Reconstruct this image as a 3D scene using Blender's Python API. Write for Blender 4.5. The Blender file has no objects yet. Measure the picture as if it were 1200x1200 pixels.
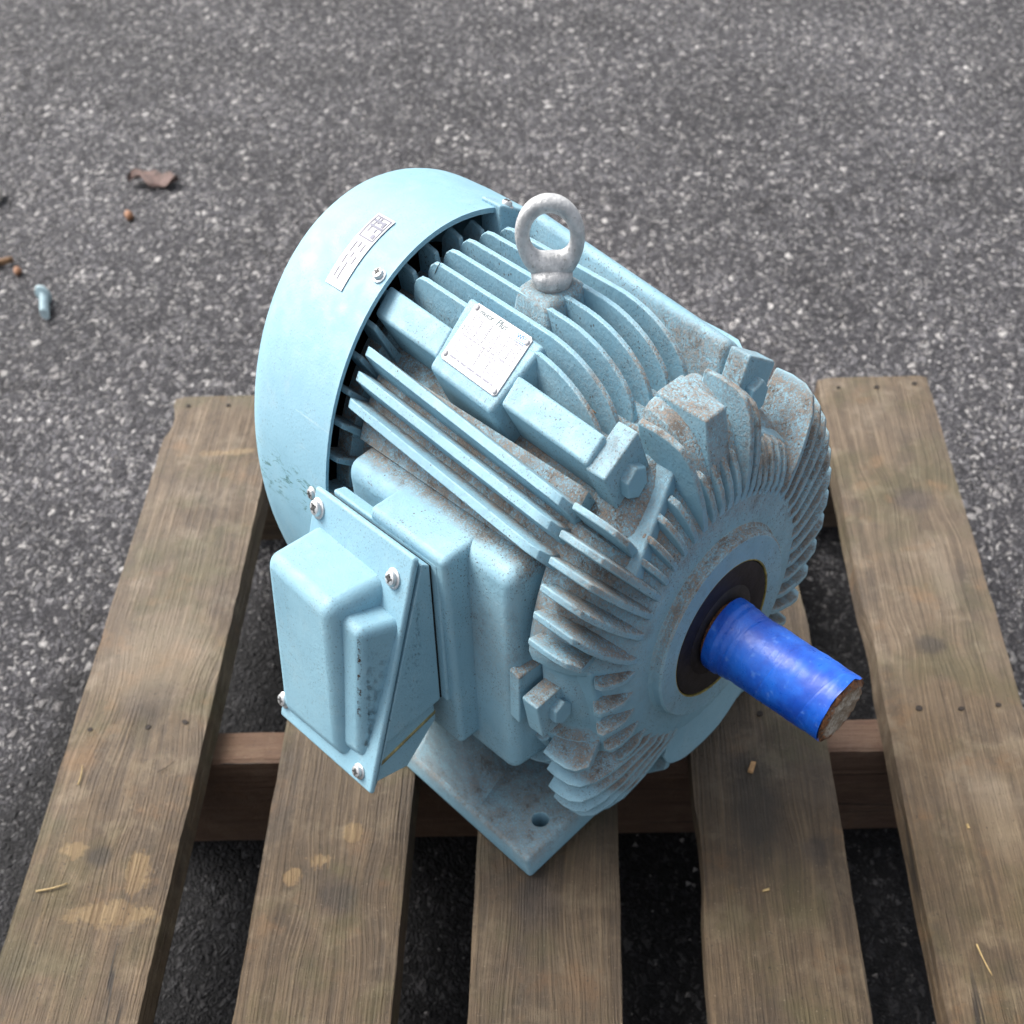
import bpy, bmesh, math, random
from mathutils import Vector, Matrix, noise
random.seed(7)
sc = bpy.context.scene
col = sc.collection
R = math.radians

# ------------------------------------------------------------------ camera, sky, sun, exposure
cam_d = bpy.data.cameras.new("camera")
cam = bpy.data.objects.new("camera", cam_d); col.objects.link(cam)
RIGHT = Vector((0.99979829, -0.01054975, -0.01709045)); UP = Vector((0.01617116, 0.92749424, 0.37348752))
FWD = Vector((-0.01191109, 0.37368855, -0.92747776))
cam.matrix_world = Matrix(((RIGHT.x, UP.x, -FWD.x, 0.49046799), (RIGHT.y, UP.y, -FWD.y, -1.02857062),
                           (RIGHT.z, UP.z, -FWD.z, 0.53987383), (0, 0, 0, 1)))
cam_d.sensor_fit = 'HORIZONTAL'; cam_d.sensor_width = 36.0
cam_d.lens = 879.2739 / 1200 * 36.0
cam_d.shift_x = -(691.2635 - 600) / 1200          # the photograph is an off-centre crop
cam_d.shift_y = (1199.9945 - 600) / 1200
cam_d.clip_start = 0.02; cam_d.clip_end = 200
cam_d.dof.use_dof = True; cam_d.dof.focus_distance = 0.455; cam_d.dof.aperture_fstop = 7.0
sc.camera = cam

SUN_EL, SUN_AZ = 52.0, -58.0                       # azimuth measured from +Y, towards -X
sd = Vector((math.sin(R(SUN_AZ)) * math.cos(R(SUN_EL)), math.cos(R(SUN_AZ)) * math.cos(R(SUN_EL)), math.sin(R(SUN_EL))))
world = bpy.data.worlds.new("World"); sc.world = world; world.use_nodes = True
wt = world.node_tree; wt.nodes.clear()
sky = wt.nodes.new("ShaderNodeTexSky"); sky.sky_type = 'NISHITA'; sky.sun_disc = False
sky.sun_elevation = R(SUN_EL); sky.sun_rotation = R(SUN_AZ); sky.air_density = 1.0; sky.dust_density = 6.0; sky.ozone_density = 1.0
hs = wt.nodes.new("ShaderNodeHueSaturation"); hs.inputs['Saturation'].default_value = 0.30
bg = wt.nodes.new("ShaderNodeBackground"); bg.inputs['Strength'].default_value = 0.114
wo = wt.nodes.new("ShaderNodeOutputWorld")
wt.links.new(sky.outputs[0], hs.inputs['Color']); wt.links.new(hs.outputs[0], bg.inputs['Color']); wt.links.new(bg.outputs[0], wo.inputs['Surface'])
sun_d = bpy.data.lights.new("sun", 'SUN'); sun_d.energy = 1.35; sun_d.angle = R(34); sun_d.color = (1.0, 0.95, 0.88)
sun = bpy.data.objects.new("sun", sun_d); col.objects.link(sun)
sun.rotation_euler = sd.to_track_quat('Z', 'Y').to_euler()
sc.view_settings.view_transform = 'Standard'; sc.view_settings.look = 'None'
sc.view_settings.gamma = 1.0; sc.view_settings.use_curve_mapping = False
sc.view_settings.exposure = 1.22

# ------------------------------------------------------------------ node helpers
class NT:
    def __init__(s, name):
        s.m = bpy.data.materials.new(name); s.m.use_nodes = True; s.t = s.m.node_tree; s.t.nodes.clear()
        s.out = s.n("ShaderNodeOutputMaterial"); s.b = s.n("ShaderNodeBsdfPrincipled"); s.l(s.b.outputs[0], s.out.inputs[0])
    def n(s, k): return s.t.nodes.new(k)
    def l(s, a, b): s.t.links.new(a, b)
    def put(s, v, sock):
        if hasattr(v, 'is_output'): s.l(v, sock)
        elif isinstance(v, (tuple, list)) and len(v) == 3 and sock.type == 'RGBA': sock.default_value = (*v, 1)
        else: sock.default_value = v
    def math(s, op, a, b=0.0, c=None, clamp=False):
        n = s.n("ShaderNodeMath"); n.operation = op; n.use_clamp = clamp
        s.put(a, n.inputs[0]); s.put(b, n.inputs[1])
        if c is not None: s.put(c, n.inputs[2])
        return n.outputs[0]
    def vmath(s, op, a, b=None):
        n = s.n("ShaderNodeVectorMath"); n.operation = op; s.put(a, n.inputs[0])
        if b is not None: s.put(b, n.inputs[1])
        return n.outputs['Value'] if op in ('LENGTH', 'DOT_PRODUCT', 'DISTANCE') else n.outputs[0]
    def mix(s, f, a, b, mode='MIX'):
        n = s.n("ShaderNodeMix"); n.data_type = 'RGBA'; n.blend_type = mode; n.clamp_factor = True
        s.put(f, n.inputs[0]); s.put(a, n.inputs[6]); s.put(b, n.inputs[7]); return n.outputs[2]
    def noise(s, vec, scale, detail=3, rough=0.55, dist=0.0, col=False):
        n = s.n("ShaderNodeTexNoise"); n.inputs['Scale'].default_value = scale; n.inputs['Detail'].default_value = detail
        n.inputs['Roughness'].default_value = rough; n.inputs['Distortion'].default_value = dist
        s.l(vec, n.inputs['Vector']); return n.outputs['Color' if col else 'Fac']
    def voro(s, vec, scale, feature='F1', out='Distance', rnd=1.0):
        n = s.n("ShaderNodeTexVoronoi"); n.feature = feature; n.inputs['Scale'].default_value = scale
        n.inputs['Randomness'].default_value = rnd; s.l(vec, n.inputs['Vector']); return n.outputs[out]
    def step(s, v, lo, hi, a=0.0, b=1.0):
        n = s.n("ShaderNodeMapRange"); n.interpolation_type = 'SMOOTHSTEP'; n.clamp = True
        s.put(v, n.inputs[0]); n.inputs[1].default_value = lo; n.inputs[2].default_value = hi
        n.inputs[3].default_value = a; n.inputs[4].default_value = b; return n.outputs[0]
    def ramp(s, v, stops):
        n = s.n("ShaderNodeValToRGB"); e = n.color_ramp.elements
        while len(e) < len(stops): e.new(0.5)
        for k, (p, c) in zip(e, stops): k.position = p; k.color = (*c, 1)
        s.l(v, n.inputs[0]); return n.outputs[0]
    def obj(s): return s.n("ShaderNodeTexCoord").outputs['Object']
    def sep(s, v):
        n = s.n("ShaderNodeSeparateXYZ"); s.l(v, n.inputs[0]); return n.outputs
    def scaled(s, v, sc_): 
        n = s.n("ShaderNodeMapping"); n.inputs['Scale'].default_value = sc_; s.l(v, n.inputs[0]); return n.outputs[0]
    def bump(s, h, strength, dist, normal=None):
        n = s.n("ShaderNodeBump"); n.inputs['Strength'].default_value = strength; n.inputs['Distance'].default_value = dist
        s.l(h, n.inputs['Height'])
        if normal is not None: s.l(normal, n.inputs['Normal'])
        return n.outputs[0]
    def fin(s, color=None, rough=None, normal=None, **kw):
        if color is not None: s.put(color, s.b.inputs['Base Color'])
        if rough is not None: s.put(rough, s.b.inputs['Roughness'])
        if normal is not None: s.l(normal, s.b.inputs['Normal'])
        for k, v in kw.items(): s.put(v, s.b.inputs[k.replace('_', ' ')])
        return s.m

# ------------------------------------------------------------------ materials
def paint(name, dust=1.0, flat=0.10, ridge=None, specks=1.0, cast=1.0, scuff=False, worn=1.0):
    """pale blue machine enamel over cast iron: settled dust, dark specks, chipped edges"""
    t = NT(name); o = t.obj(); sp = t.sep(o)
    geo = t.n("ShaderNodeNewGeometry"); nz = t.sep(geo.outputs['Normal'])[2]
    base = t.mix(t.step(t.noise(o, 14, 3), 0.35, 0.68), (0.196, 0.380, 0.485), (0.240, 0.440, 0.545))
    base = t.mix(t.step(t.noise(o, 70, 3), 0.5, 0.75, 0, 0.35), base, (0.290, 0.455, 0.530))
    # settled dust on what faces up, thickest in the channels next to the cast body
    rad = t.math('SQRT', t.math('ADD', t.math('MULTIPLY', sp[1], sp[1]), t.math('MULTIPLY', sp[2], sp[2])))
    up = t.step(nz, -0.22, 0.62)
    chan = t.step(rad, 0.1395, 0.1290)
    d1 = t.noise(o, 45, 5, 0.75); d2 = t.noise(o, 700, 3, 0.8)
    dm = t.math('MULTIPLY', t.math('ADD', t.math('MULTIPLY', chan, 0.92 - flat), flat), up)
    dm = t.math('MULTIPLY', dm, t.step(t.math('ADD', t.math('MULTIPLY', d1, 0.8), t.math('MULTIPLY', d2, 1.2)), 0.72, 1.18))
    dm = t.math('MULTIPLY', dm, dust * 1.2, clamp=True)
    c = t.mix(dm, base, t.mix(t.step(d2, 0.35, 0.65), (0.095, 0.074, 0.058), (0.27, 0.232, 0.200)))
    clump = t.math('MULTIPLY', t.math('MULTIPLY', dm, 0.9), t.step(t.noise(o, 95, 5, 0.75), 0.52, 0.62))
    c = t.mix(t.math('MULTIPLY', clump, 0.8), c, (0.090, 0.074, 0.062))
    # fine dark grains and grime spatter
    g = t.noise(o, 850, 2, 0.6); gm = t.step(t.noise(o, 30, 3), 0.36, 0.62)
    sm = t.math('MULTIPLY', t.step(g, 0.60, 0.66), t.math('MULTIPLY', gm, 0.80 * specks), clamp=True)
    v = t.voro(o, 240); sm2 = t.math('MULTIPLY', t.step(v, 0.17, 0.10), t.step(t.noise(o, 55, 2), 0.54, 0.64))
    sm = t.math('MAXIMUM', sm, t.math('MULTIPLY', sm2, 0.85 * specks))
    c = t.mix(sm, c, (0.075, 0.062, 0.052))
    # edges: rubbed pale, here and there chipped to the metal
    bv = t.n("ShaderNodeBevel"); bv.samples = 2; bv.inputs['Radius'].default_value = 0.0016
    ed = t.step(t.vmath('DOT_PRODUCT', bv.outputs[0], geo.outputs['Normal']), 0.985, 0.90)
    c = t.mix(t.math('MULTIPLY', ed, t.step(t.noise(o, 120, 3), 0.35, 0.6, 0, 0.50 * worn)), c, (0.42, 0.60, 0.66))
    ch = t.math('MULTIPLY', ed, t.step(t.noise(o, 150, 4, 0.7), 0.61, 0.65))
    c = t.mix(t.math('MULTIPLY', ch, worn), c, (0.05, 0.032, 0.022))
    if ridge:
        A, B = Vector(ridge[0]), Vector(ridge[1]); dr = (B - A).normalized()
        pa = t.vmath('SUBTRACT', o, tuple(A)); dist = t.vmath('LENGTH', t.vmath('CROSS_PRODUCT', pa, tuple(dr))); al = t.vmath('DOT_PRODUCT', pa, tuple(dr))
        rm = t.math('MULTIPLY', t.step(t.math('ADD', dist, t.math('MULTIPLY', t.noise(o, 420, 3, 0.7), 0.0030)), 0.0034, 0.0026), t.math('MULTIPLY', t.step(al, -0.004, 0.002), t.step(al, 0.058, 0.050)))
        rm = t.math('MULTIPLY', rm, t.step(t.noise(o, 170, 4, 0.7), 0.49, 0.55))
        c = t.mix(rm, c, (0.040, 0.030, 0.024))
    if scuff:
        sv = t.noise(t.scaled(o, (260, 60, 60)), 1.0, 4, 0.7, 1.2)
        reg = t.math('MULTIPLY', t.math('MULTIPLY', t.step(sp[2], 0.060, 0.046), t.step(sp[2], 0.022, 0.038)), t.step(sp[1], -0.05, -0.10))
        gsc = t.math('MULTIPLY', t.step(t.noise(t.scaled(o, (90, 200, 330)), 1.0, 4, 0.7, 1.0), 0.54, 0.62), reg)
        c = t.mix(t.math('MULTIPLY', gsc, 0.85), c, (0.045, 0.13, 0.115))
        st = t.math('MULTIPLY', t.step(t.noise(t.scaled(o, (30, 700, 700)), 1.0, 3, 0.6, 0.6), 0.66, 0.72), t.step(t.noise(o, 22, 3), 0.5, 0.62))
        c = t.mix(t.math('MULTIPLY', st, 0.5), c, (0.42, 0.56, 0.60))
        c = t.mix(t.math('MULTIPLY', t.step(t.noise(o, 33, 5, 0.7), 0.55, 0.75), 0.30), c, (0.33, 0.40, 0.41))
    rough = t.math('ADD', t.math('MULTIPLY', dm, 0.4), t.step(t.noise(o, 90, 3), 0.3, 0.7, 0.50, 0.68))
    h = t.math('ADD', t.math('MULTIPLY', t.noise(o, 240, 4, 0.6), 0.8 * cast), t.math('MULTIPLY', t.noise(o, 38, 3), 0.9))
    h = t.math('ADD', h, t.math('MULTIPLY', t.math('MULTIPLY', d2, dm), 1.4))
    h = t.math('ADD', h, t.math('MULTIPLY', t.noise(o, 620, 2), 0.35))
    return t.fin(c, rough, t.bump(h, 0.36, 0.0013))

M_CAST = paint("blue_cast_paint")
M_HUB = paint("blue_hub_paint", dust=0.35, specks=0.55, cast=0.5, worn=0.6)
M_SHEET = paint("blue_sheet_paint", dust=0.25, specks=0.40, cast=0.18, scuff=True, worn=0.35)
def C(x, d, h):                                    # terminal box lid: x along the axis, d down the sloping lid, h straight out of it
    return (x, 0.1490 + 0.5368 * d + 0.8437 * h, 0.0715 - 0.8437 * d + 0.5368 * h)
def L(x, s, z): return (x, -s, z)                 # motor frame (axis, terminal-box side, up) -> mesh
M_BOX = paint("blue_box_paint", dust=0.45, specks=0.55, cast=0.50, worn=1.0, ridge=(L(*C(-0.1293, 0.052, 0.0275)), L(*C(-0.1345, 0.134, 0.0070))))
M_FOOT = paint("blue_foot_paint", flat=0.62, dust=1.1, specks=0.7, cast=0.8, worn=0.8)

def simple(name, c, rough, metal=0.0, nscale=0, nstr=0.2, var=0.25, **kw):
    t = NT(name); o = t.obj()
    cc = c if not nscale else t.mix(t.step(t.noise(o, nscale, 4, 0.65), 0.35, 0.7), tuple(k * (1 - var) for k in c), tuple(min(1, k * (1 + var)) for k in c))
    nm = t.bump(t.noise(o, nscale * 2, 4), nstr, 0.0006) if nscale else None
    return t.fin(cc, rough, nm, Metallic=metal, **kw)
M_ZINC = simple("zinc_plated_steel", (0.62, 0.63, 0.64), 0.34, 0.85, 220, 0.3, 0.2)
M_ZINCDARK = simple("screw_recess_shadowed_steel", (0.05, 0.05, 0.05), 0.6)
M_PLATE = simple("nameplate_aluminium", (0.46, 0.46, 0.48), 0.45, 0.1, 300, 0.05, 0.05)
M_INK = simple("grey_print", (0.19, 0.195, 0.25), 0.6)
M_INKD = simple("dark_teal_print", (0.04, 0.10, 0.12), 0.6)
M_INKB = simple("blue_logo_print", (0.02, 0.20, 0.50), 0.6)
M_LABEL = simple("white_sticker_paper", (0.62, 0.61, 0.63), 0.5, 0, 150, 0.02, 0.04)
M_RUBBER = simple("black_seal_rubber", (0.010, 0.009, 0.012), 0.60, 0, 160, 0.35, 0.5)
M_GREASE = simple("yellow_grease_line", (0.30, 0.25, 0.07), 0.5, 0, 200, 0.3, 0.4)
M_GASKET = simple("yellowed_gasket", (0.33, 0.29, 0.13), 0.7, 0, 160, 0.3, 0.4)
M_DARK = simple("black_bare_iron", (0.006, 0.006, 0.006), 0.9)
M_NAIL = simple("rusted_nail", (0.022, 0.015, 0.011), 0.85, 0.0, 400, 0.5, 0.4)

def eye_metal():
    t = NT("eye_bolt_silver"); o = t.obj()
    n1 = t.noise(o, 160, 4, 0.65); n2 = t.noise(o, 500, 2)
    c = t.mix(t.step(n1, 0.35, 0.7), (0.40, 0.41, 0.42), (0.60, 0.605, 0.61))
    c = t.mix(t.math('MULTIPLY', t.step(n2, 0.64, 0.70), 0.6), c, (0.22, 0.22, 0.20))
    return t.fin(c, 0.48, t.bump(t.math('ADD', n1, t.math('MULTIPLY', n2, 0.5)), 0.6, 0.0012), Metallic=0.25)
M_EYE = eye_metal()

def tape():
    t = NT("blue_wrapping_tape"); o = t.obj(); s = t.sep(o)
    ang = t.math('ARCTAN2', s[2], s[1])
    # helical laps and stretch wrinkles
    lap = t.math('FRACT', t.math('ADD', t.math('MULTIPLY', s[0], 30.0), t.math('MULTIPLY', ang, 0.159)))
    w = t.noise(t.scaled(o, (1500, 70, 70)), 1.0, 3, 0.6)
    n1 = t.noise(o, 45, 4, 0.6); n2 = t.noise(o, 200, 3)
    c = t.mix(t.step(n1, 0.35, 0.68), (0.004, 0.060, 0.42), (0.008, 0.125, 0.62))
    c = t.mix(t.math('MULTIPLY', t.step(lap, 0.86, 0.99), 0.20), c, (0.006, 0.045, 0.33))
    c = t.mix(t.math('MULTIPLY', t.step(n2, 0.60, 0.72), 0.22), c, (0.20, 0.40, 0.80))
    h = t.math('ADD', t.math('MULTIPLY', t.step(lap, 0.0, 0.06), 0.35), t.math('ADD', t.math('MULTIPLY', w, 0.25), t.math('MULTIPLY', n1, 0.8)))
    return t.fin(c, t.step(n2, 0.3, 0.7, 0.26, 0.44), t.bump(h, 0.5, 0.0012))
M_TAPE = tape()

def rust_end():
    t = NT("rusty_shaft_end"); o = t.obj(); s = t.sep(o)
    rad = t.math('SQRT', t.math('ADD', t.math('MULTIPLY', s[1], s[1]), t.math('MULTIPLY', s[2], s[2])))
    n = t.noise(o, 150, 5, 0.7); n2 = t.noise(o, 330, 4, 0.7)
    c = t.mix(t.step(n, 0.38, 0.62), (0.26, 0.20, 0.14), (0.52, 0.47, 0.40))
    ring = t.math('MULTIPLY', t.step(t.math('ADD', rad, t.math('MULTIPLY', t.math('SUBTRACT', n2, 0.5), 0.012)), 0.0150, 0.0195), 0.95)
    c = t.mix(ring, c, t.mix(t.step(n2, 0.4, 0.65), (0.08, 0.026, 0.010), (0.34, 0.14, 0.05)))
    c = t.mix(t.step(n2, 0.66, 0.74), c, (0.30, 0.13, 0.04))
    return t.fin(c, 0.75, t.bump(t.math('ADD', n, n2), 1.0, 0.003))
M_RUST = rust_end()
M_DROP = simple("water_drop", (1, 1, 1), 0.02, 0, IOR=1.33, Transmission_Weight=1.0)

def asphalt():
    t = NT("asphalt_aggregate"); o = t.obj()
    wob = t.vmath('ADD', t.scaled(o, (1.0, 0.74, 1.0)), t.vmath('MULTIPLY', t.vmath('SUBTRACT', t.noise(o, 60, 3, col=True), (0.5, 0.5, 0.5)), (0.016, 0.016, 0.016)))
    k1 = t.voro(wob, 92, 'F1', 'Color'); e1 = t.voro(wob, 92, 'DISTANCE_TO_EDGE')
    k2 = t.voro(wob, 200, 'F1', 'Color'); e2 = t.voro(wob, 200, 'DISTANCE_TO_EDGE')
    s1 = t.sep(k1); s2 = t.sep(k2)
    big = t.step(s1[1], 0.48, 0.54)                 # only some coarse stones reach the surface
    stone1 = t.ramp(s1[0], [(0.0, (0.046, 0.045, 0.048)), (0.45, (0.112, 0.109, 0.115)), (0.74, (0.190, 0.185, 0.188)), (0.88, (0.29, 0.277, 0.267)), (1.0, (0.47, 0.455, 0.435))])
    stone2 = t.ramp(s2[0], [(0.0, (0.034, 0.033, 0.036)), (0.5, (0.096, 0.094, 0.100)), (0.76, (0.170, 0.165, 0.169)), (0.90, (0.26, 0.25, 0.24)), (1.0, (0.43, 0.42, 0.405))])
    c2 = t.mix(t.step(e2, 0.02, 0.14), (0.024, 0.023, 0.026), stone2)
    c = t.mix(t.math('MULTIPLY', big, t.step(e1, 0.10, 0.18)), c2, stone1)
    c = t.mix(t.step(t.noise(o, 3.2, 4), 0.30, 0.72), t.mix(1.0, c, (1.00, 1.005, 1.03), 'MULTIPLY'), t.mix(1.0, c, (1.46, 1.465, 1.50), 'MULTIPLY'))
    c = t.mix(t.math('MULTIPLY', t.step(t.noise(o, 1.3, 5, 0.65), 0.52, 0.66), 0.30), c, (0.045, 0.043, 0.047))
    ck = t.math('MULTIPLY', t.step(t.math('ABSOLUTE', t.math('SUBTRACT', t.noise(o, 3.4, 6, 0.62), 0.5)), 0.011, 0.003), t.step(t.noise(o, 2.1, 3), 0.50, 0.60))
    c = t.mix(t.math('MULTIPLY', ck, 0.7), c, (0.018, 0.017, 0.019))
    # gap shade under the pallet painted in, with darker ground around; wandering outline
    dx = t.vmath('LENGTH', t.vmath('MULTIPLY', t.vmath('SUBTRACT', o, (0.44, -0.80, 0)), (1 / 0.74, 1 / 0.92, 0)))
    pallet_shade = t.step(t.math('ADD', dx, t.math('MULTIPLY', t.math('SUBTRACT', t.noise(o, 5.5, 5, 0.6), 0.5), 0.9)), 1.15, 0.72)
    c = t.mix(pallet_shade, c, t.mix(1.0, c, (0.13, 0.13, 0.138), 'MULTIPLY'))
    h = t.math('ADD', t.math('MULTIPLY', t.math('MULTIPLY', big, t.step(e1, 0.05, 0.32)), 0.9),
               t.math('ADD', t.math('MULTIPLY', t.step(e2, 0.0, 0.3), 0.6), t.math('MULTIPLY', t.noise(o, 700, 3), 0.25)))
    h = t.math('ADD', h, t.math('MULTIPLY', s1[2], 0.4))
    t.b.inputs['Specular IOR Level'].default_value = 0.28
    return t.fin(c, t.math('SUBTRACT', 0.90, t.math('MULTIPLY', pallet_shade, 0.16)), t.bump(h, 1.0, 0.0058))
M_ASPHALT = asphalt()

def wood(name, seed, tone=1.0, spots=(), green=0.3, red=0.0, wet=0.0):
    """weathered sawn softwood; spots = (x, y, rx, ry, kind) in board coordinates, kind 'knot', 'bare', 'pale' or 'dark'"""
    t = NT(name); o0 = t.obj(); k = tone
    o = t.vmath('ADD', o0, (seed * 1.37, seed * 2.11, seed * 0.77))
    bend = t.vmath('MULTIPLY', t.vmath('SUBTRACT', t.noise(t.scaled(o, (4, 1.2, 4)), 1.6, 3, col=True), (0.5, 0.5, 0.5)), (0.012, 0.0, 0.0))
    wob = t.vmath('ADD', o, bend)
    dk = None
    for (x, y, rx, ry, kd) in spots:                # the grain swerves round each knot
        if kd != 'knot': continue
        dx = t.vmath('SUBTRACT', o0, (x, y, 0)); dd = t.vmath('LENGTH', t.vmath('MULTIPLY', dx, (0.55 / rx, 0.40 / ry, 0)))
        wob = t.vmath('ADD', wob, t.vmath('MULTIPLY', t.vmath('MULTIPLY', dx, (0.35, 0, 0)), t.step(dd, 1.6, 0.1)))
    g1 = t.noise(t.scaled(wob, (150, 2.6, 60)), 1.0, 4, 0.62, 0.4)
    g2 = t.noise(t.scaled(wob, (460, 6, 200)), 1.0, 3, 0.6)
    fi = t.noise(t.scaled(wob, (1100, 45, 900)), 1.0, 2, 0.6)
    big = t.noise(o, 8, 5, 0.62); mid = t.noise(o, 30, 4, 0.62)
    bl = t.noise(t.scaled(o, (1, 0.45, 1)), 16, 5, 0.7); cell = t.noise(o, 75, 4, 0.7)
    c = t.ramp(t.math('ADD', t.math('MULTIPLY', g1, 0.72), t.math('MULTIPLY', cell, 0.28)), [(0.28, (0.066 * k, 0.045 * k, 0.029 * k)), (0.44, (0.128 * k, 0.090 * k, 0.058 * k)), (0.56, (0.178 * k, 0.128 * k, 0.084 * k)), (0.74, (0.26 * k, 0.195 * k, 0.132 * k))])
    c = t.mix(t.math('MULTIPLY', t.step(g2, 0.42, 0.60, 1, 0), 0.42), c, (0.048 * k, 0.034 * k, 0.024 * k))
    c = t.mix(t.step(bl, 0.48, 0.70, 0, 0.72), c, (0.060 * k, 0.045 * k, 0.034 * k))
    c = t.mix(t.step(mid, 0.50, 0.70, 0, 0.60), c, (0.225 * k, 0.178 * k, 0.128 * k))
    c = t.mix(t.math('MULTIPLY', t.step(t.noise(o, 11, 5, 0.65), 0.47, 0.66), green), c, (0.090, 0.082, 0.034))
    c = t.mix(t.math('MULTIPLY', t.step(t.noise(o, 19, 5, 0.65), 0.56, 0.70), 0.55), c, (0.20 * k, 0.118 * k, 0.062 * k))
    if red: c = t.mix(red, c, (0.20, 0.098, 0.066))
    for (x, y, rx, ry, kd) in spots:
        d = t.vmath('LENGTH', t.vmath('MULTIPLY', t.vmath('SUBTRACT', o0, (x, y, 0)), (1 / rx, 1 / ry, 0)))
        if kd == 'bare':
            d = t.math('ADD', d, t.math('MULTIPLY', t.math('SUBTRACT', t.noise(o0, 48, 5, 0.75), 0.5), 3.2))
            d = t.math('ADD', d, t.math('MULTIPLY', t.math('SUBTRACT', g2, 0.5), 1.6))
            c = t.mix(t.step(d, 1.15, 0.70, 0, 0.80), c, t.mix(t.step(g2, 0.35, 0.65), (0.19, 0.125, 0.065), (0.34, 0.250, 0.145)))
        elif kd == 'pale': c = t.mix(t.step(d, 1.4, 0.4, 0, 0.5), c, (0.25 * k, 0.195 * k, 0.14 * k))
        elif kd == 'dark': c = t.mix(t.step(t.math('ADD', d, t.math('MULTIPLY', t.math('SUBTRACT', mid, 0.5), 1.2)), 1.3, 0.5, 0, 0.7), c, (0.045 * k, 0.036 * k, 0.030 * k))
        else:
            d = t.math('ADD', d, t.math('MULTIPLY', t.math('SUBTRACT', t.noise(o0, 60, 4, 0.65), 0.5), 0.9))
            c = t.mix(t.step(d, 1.25, 0.45, 0, 0.72), c, t.mix(t.step(mid, 0.4, 0.6), (0.040, 0.031, 0.028), (0.085, 0.064, 0.054)))
    sp_ = t.noise(t.scaled(wob, (34, 1.1, 30)), 1.0, 2, 0.5); crk = t.math('MULTIPLY', t.step(t.math('ABSOLUTE', t.math('SUBTRACT', sp_, 0.5)), 0.010, 0.003), t.step(t.noise(t.scaled(o, (9, 3, 9)), 1.0, 3), 0.55, 0.62))
    c = t.mix(t.math('MULTIPLY', crk, 0.9), c, (0.018, 0.013, 0.010))
    dmp = t.step(t.math('ADD', t.sep(o0)[1], t.math('MULTIPLY', t.math('SUBTRACT', t.noise(o, 9, 5, 0.65), 0.5), 0.55)), 0.12, -0.16)
    c = t.mix(dmp, t.mix(1.0, c, (0.98, 1.00, 1.00), 'MULTIPLY'), t.mix(1.0, c, (0.80, 0.755, 0.64), 'MULTIPLY'))
    grain = t.noise(o0, 1500, 2); c = t.mix(t.step(t.noise(o, 420, 2), 0.66, 0.72, 0, 0.8), c, (0.022, 0.017, 0.013))
    c = t.mix(t.step(t.noise(o, 610, 2), 0.69, 0.74, 0, 0.55), c, (0.34, 0.27, 0.19))
    h = t.math('ADD', t.math('MULTIPLY', g1, 1.2), t.math('ADD', t.math('MULTIPLY', g2, 1.3), t.math('ADD', t.math('MULTIPLY', fi, 0.6), t.math('MULTIPLY', t.math('ADD', grain, mid), 0.5))))
    return t.fin(c, t.step(big, 0.3, 0.7, 0.52, 0.80), t.bump(t.math('ADD', h, t.math('MULTIPLY', cell, 0.9)), 1.0, 0.0026))

# ------------------------------------------------------------------ mesh helpers
def mk(name, verts, faces, mat, parent=None, bevel=None, smooth=True, angle=None, loc=None, seg=3):
    me = bpy.data.meshes.new(name)
    me.from_pydata([tuple(v) for v in verts], [], faces)
    bm = bmesh.new(); bm.from_mesh(me)
    bmesh.ops.remove_doubles(bm, verts=bm.verts, dist=1e-6)
    bmesh.ops.recalc_face_normals(bm, faces=bm.faces)
    bm.to_mesh(me); bm.free()
    if smooth:
        for p in me.polygons: p.use_smooth = True
        if angle is not None: me.set_sharp_from_angle(angle=R(angle))
    o = bpy.data.objects.new(name, me); col.objects.link(o)
    if mat: me.materials.append(mat)
    if parent is not None: o.parent = parent
    if loc is not None: o.location = loc
    if bevel:
        b = o.modifiers.new("bevel", 'BEVEL'); b.width = bevel; b.segments = seg; b.limit_method = 'ANGLE'; b.angle_limit = R(28)
        b.harden_normals = True
    return o
def lathe(profile, n=96, cap=True, a0=0.0, a1=360.0):
    v, f = [], []; full = abs(a1 - a0) >= 359.9; m = n if full else n + 1
    for (x, r) in profile:
        for i in range(m):
            a = R(a0 + (a1 - a0) * i / n); v.append(L(x, r * math.cos(a), r * math.sin(a)))
    for k in range(len(profile) - 1):
        for i in range(n):
            j = (i + 1) % m; f.append((k * m + i, k * m + j, (k + 1) * m + j, (k + 1) * m + i))
    if cap and full: f.append(tuple(range(m))); f.append(tuple((len(profile) - 1) * m + i for i in range(m)))
    return v, f
def hexa(c8):                                      # 4 corners + 4 corners, same order
    return [L(*p) for p in c8], [(0, 1, 2, 3), (7, 6, 5, 4), (0, 4, 5, 1), (1, 5, 6, 2), (2, 6, 7, 3), (3, 7, 4, 0)]
def prism(poly_sz, x0, x1, inset=0.0):             # (s,z) outline swept along the axis
    n = len(poly_sz); v = [L(x0, s, z) for s, z in poly_sz] + [L(x1, s, z) for s, z in poly_sz]
    return v, [tuple(range(n)), tuple(range(2 * n - 1, n - 1, -1))] + [(i, (i + 1) % n, n + (i + 1) % n, n + i) for i in range(n)]
def ribbon(base, crest, wdir, tb, tc):             # plate between two polylines, tapering to its crest
    n = len(base); v = []
    W = Vector(wdir)
    for P, t in ((base, tb), (crest, tc)):
        for sg in (-1, 1):
            for p in P: v.append(tuple(Vector(p) + W * (sg * t)))
    b0, b1, c0, c1 = 0, n, 2 * n, 3 * n; f = []
    for i in range(n - 1):
        f += [(b0 + i, b0 + i + 1, c0 + i + 1, c0 + i), (b1 + i + 1, b1 + i, c1 + i, c1 + i + 1), (c0 + i, c0 + i + 1, c1 + i + 1, c1 + i), (b0 + i + 1, b0 + i, b1 + i, b1 + i + 1)]
    f += [(b0, c0, c1, b1), (b0 + n - 1, b1 + n - 1, c1 + n - 1, c0 + n - 1)]
    return v, f
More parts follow.
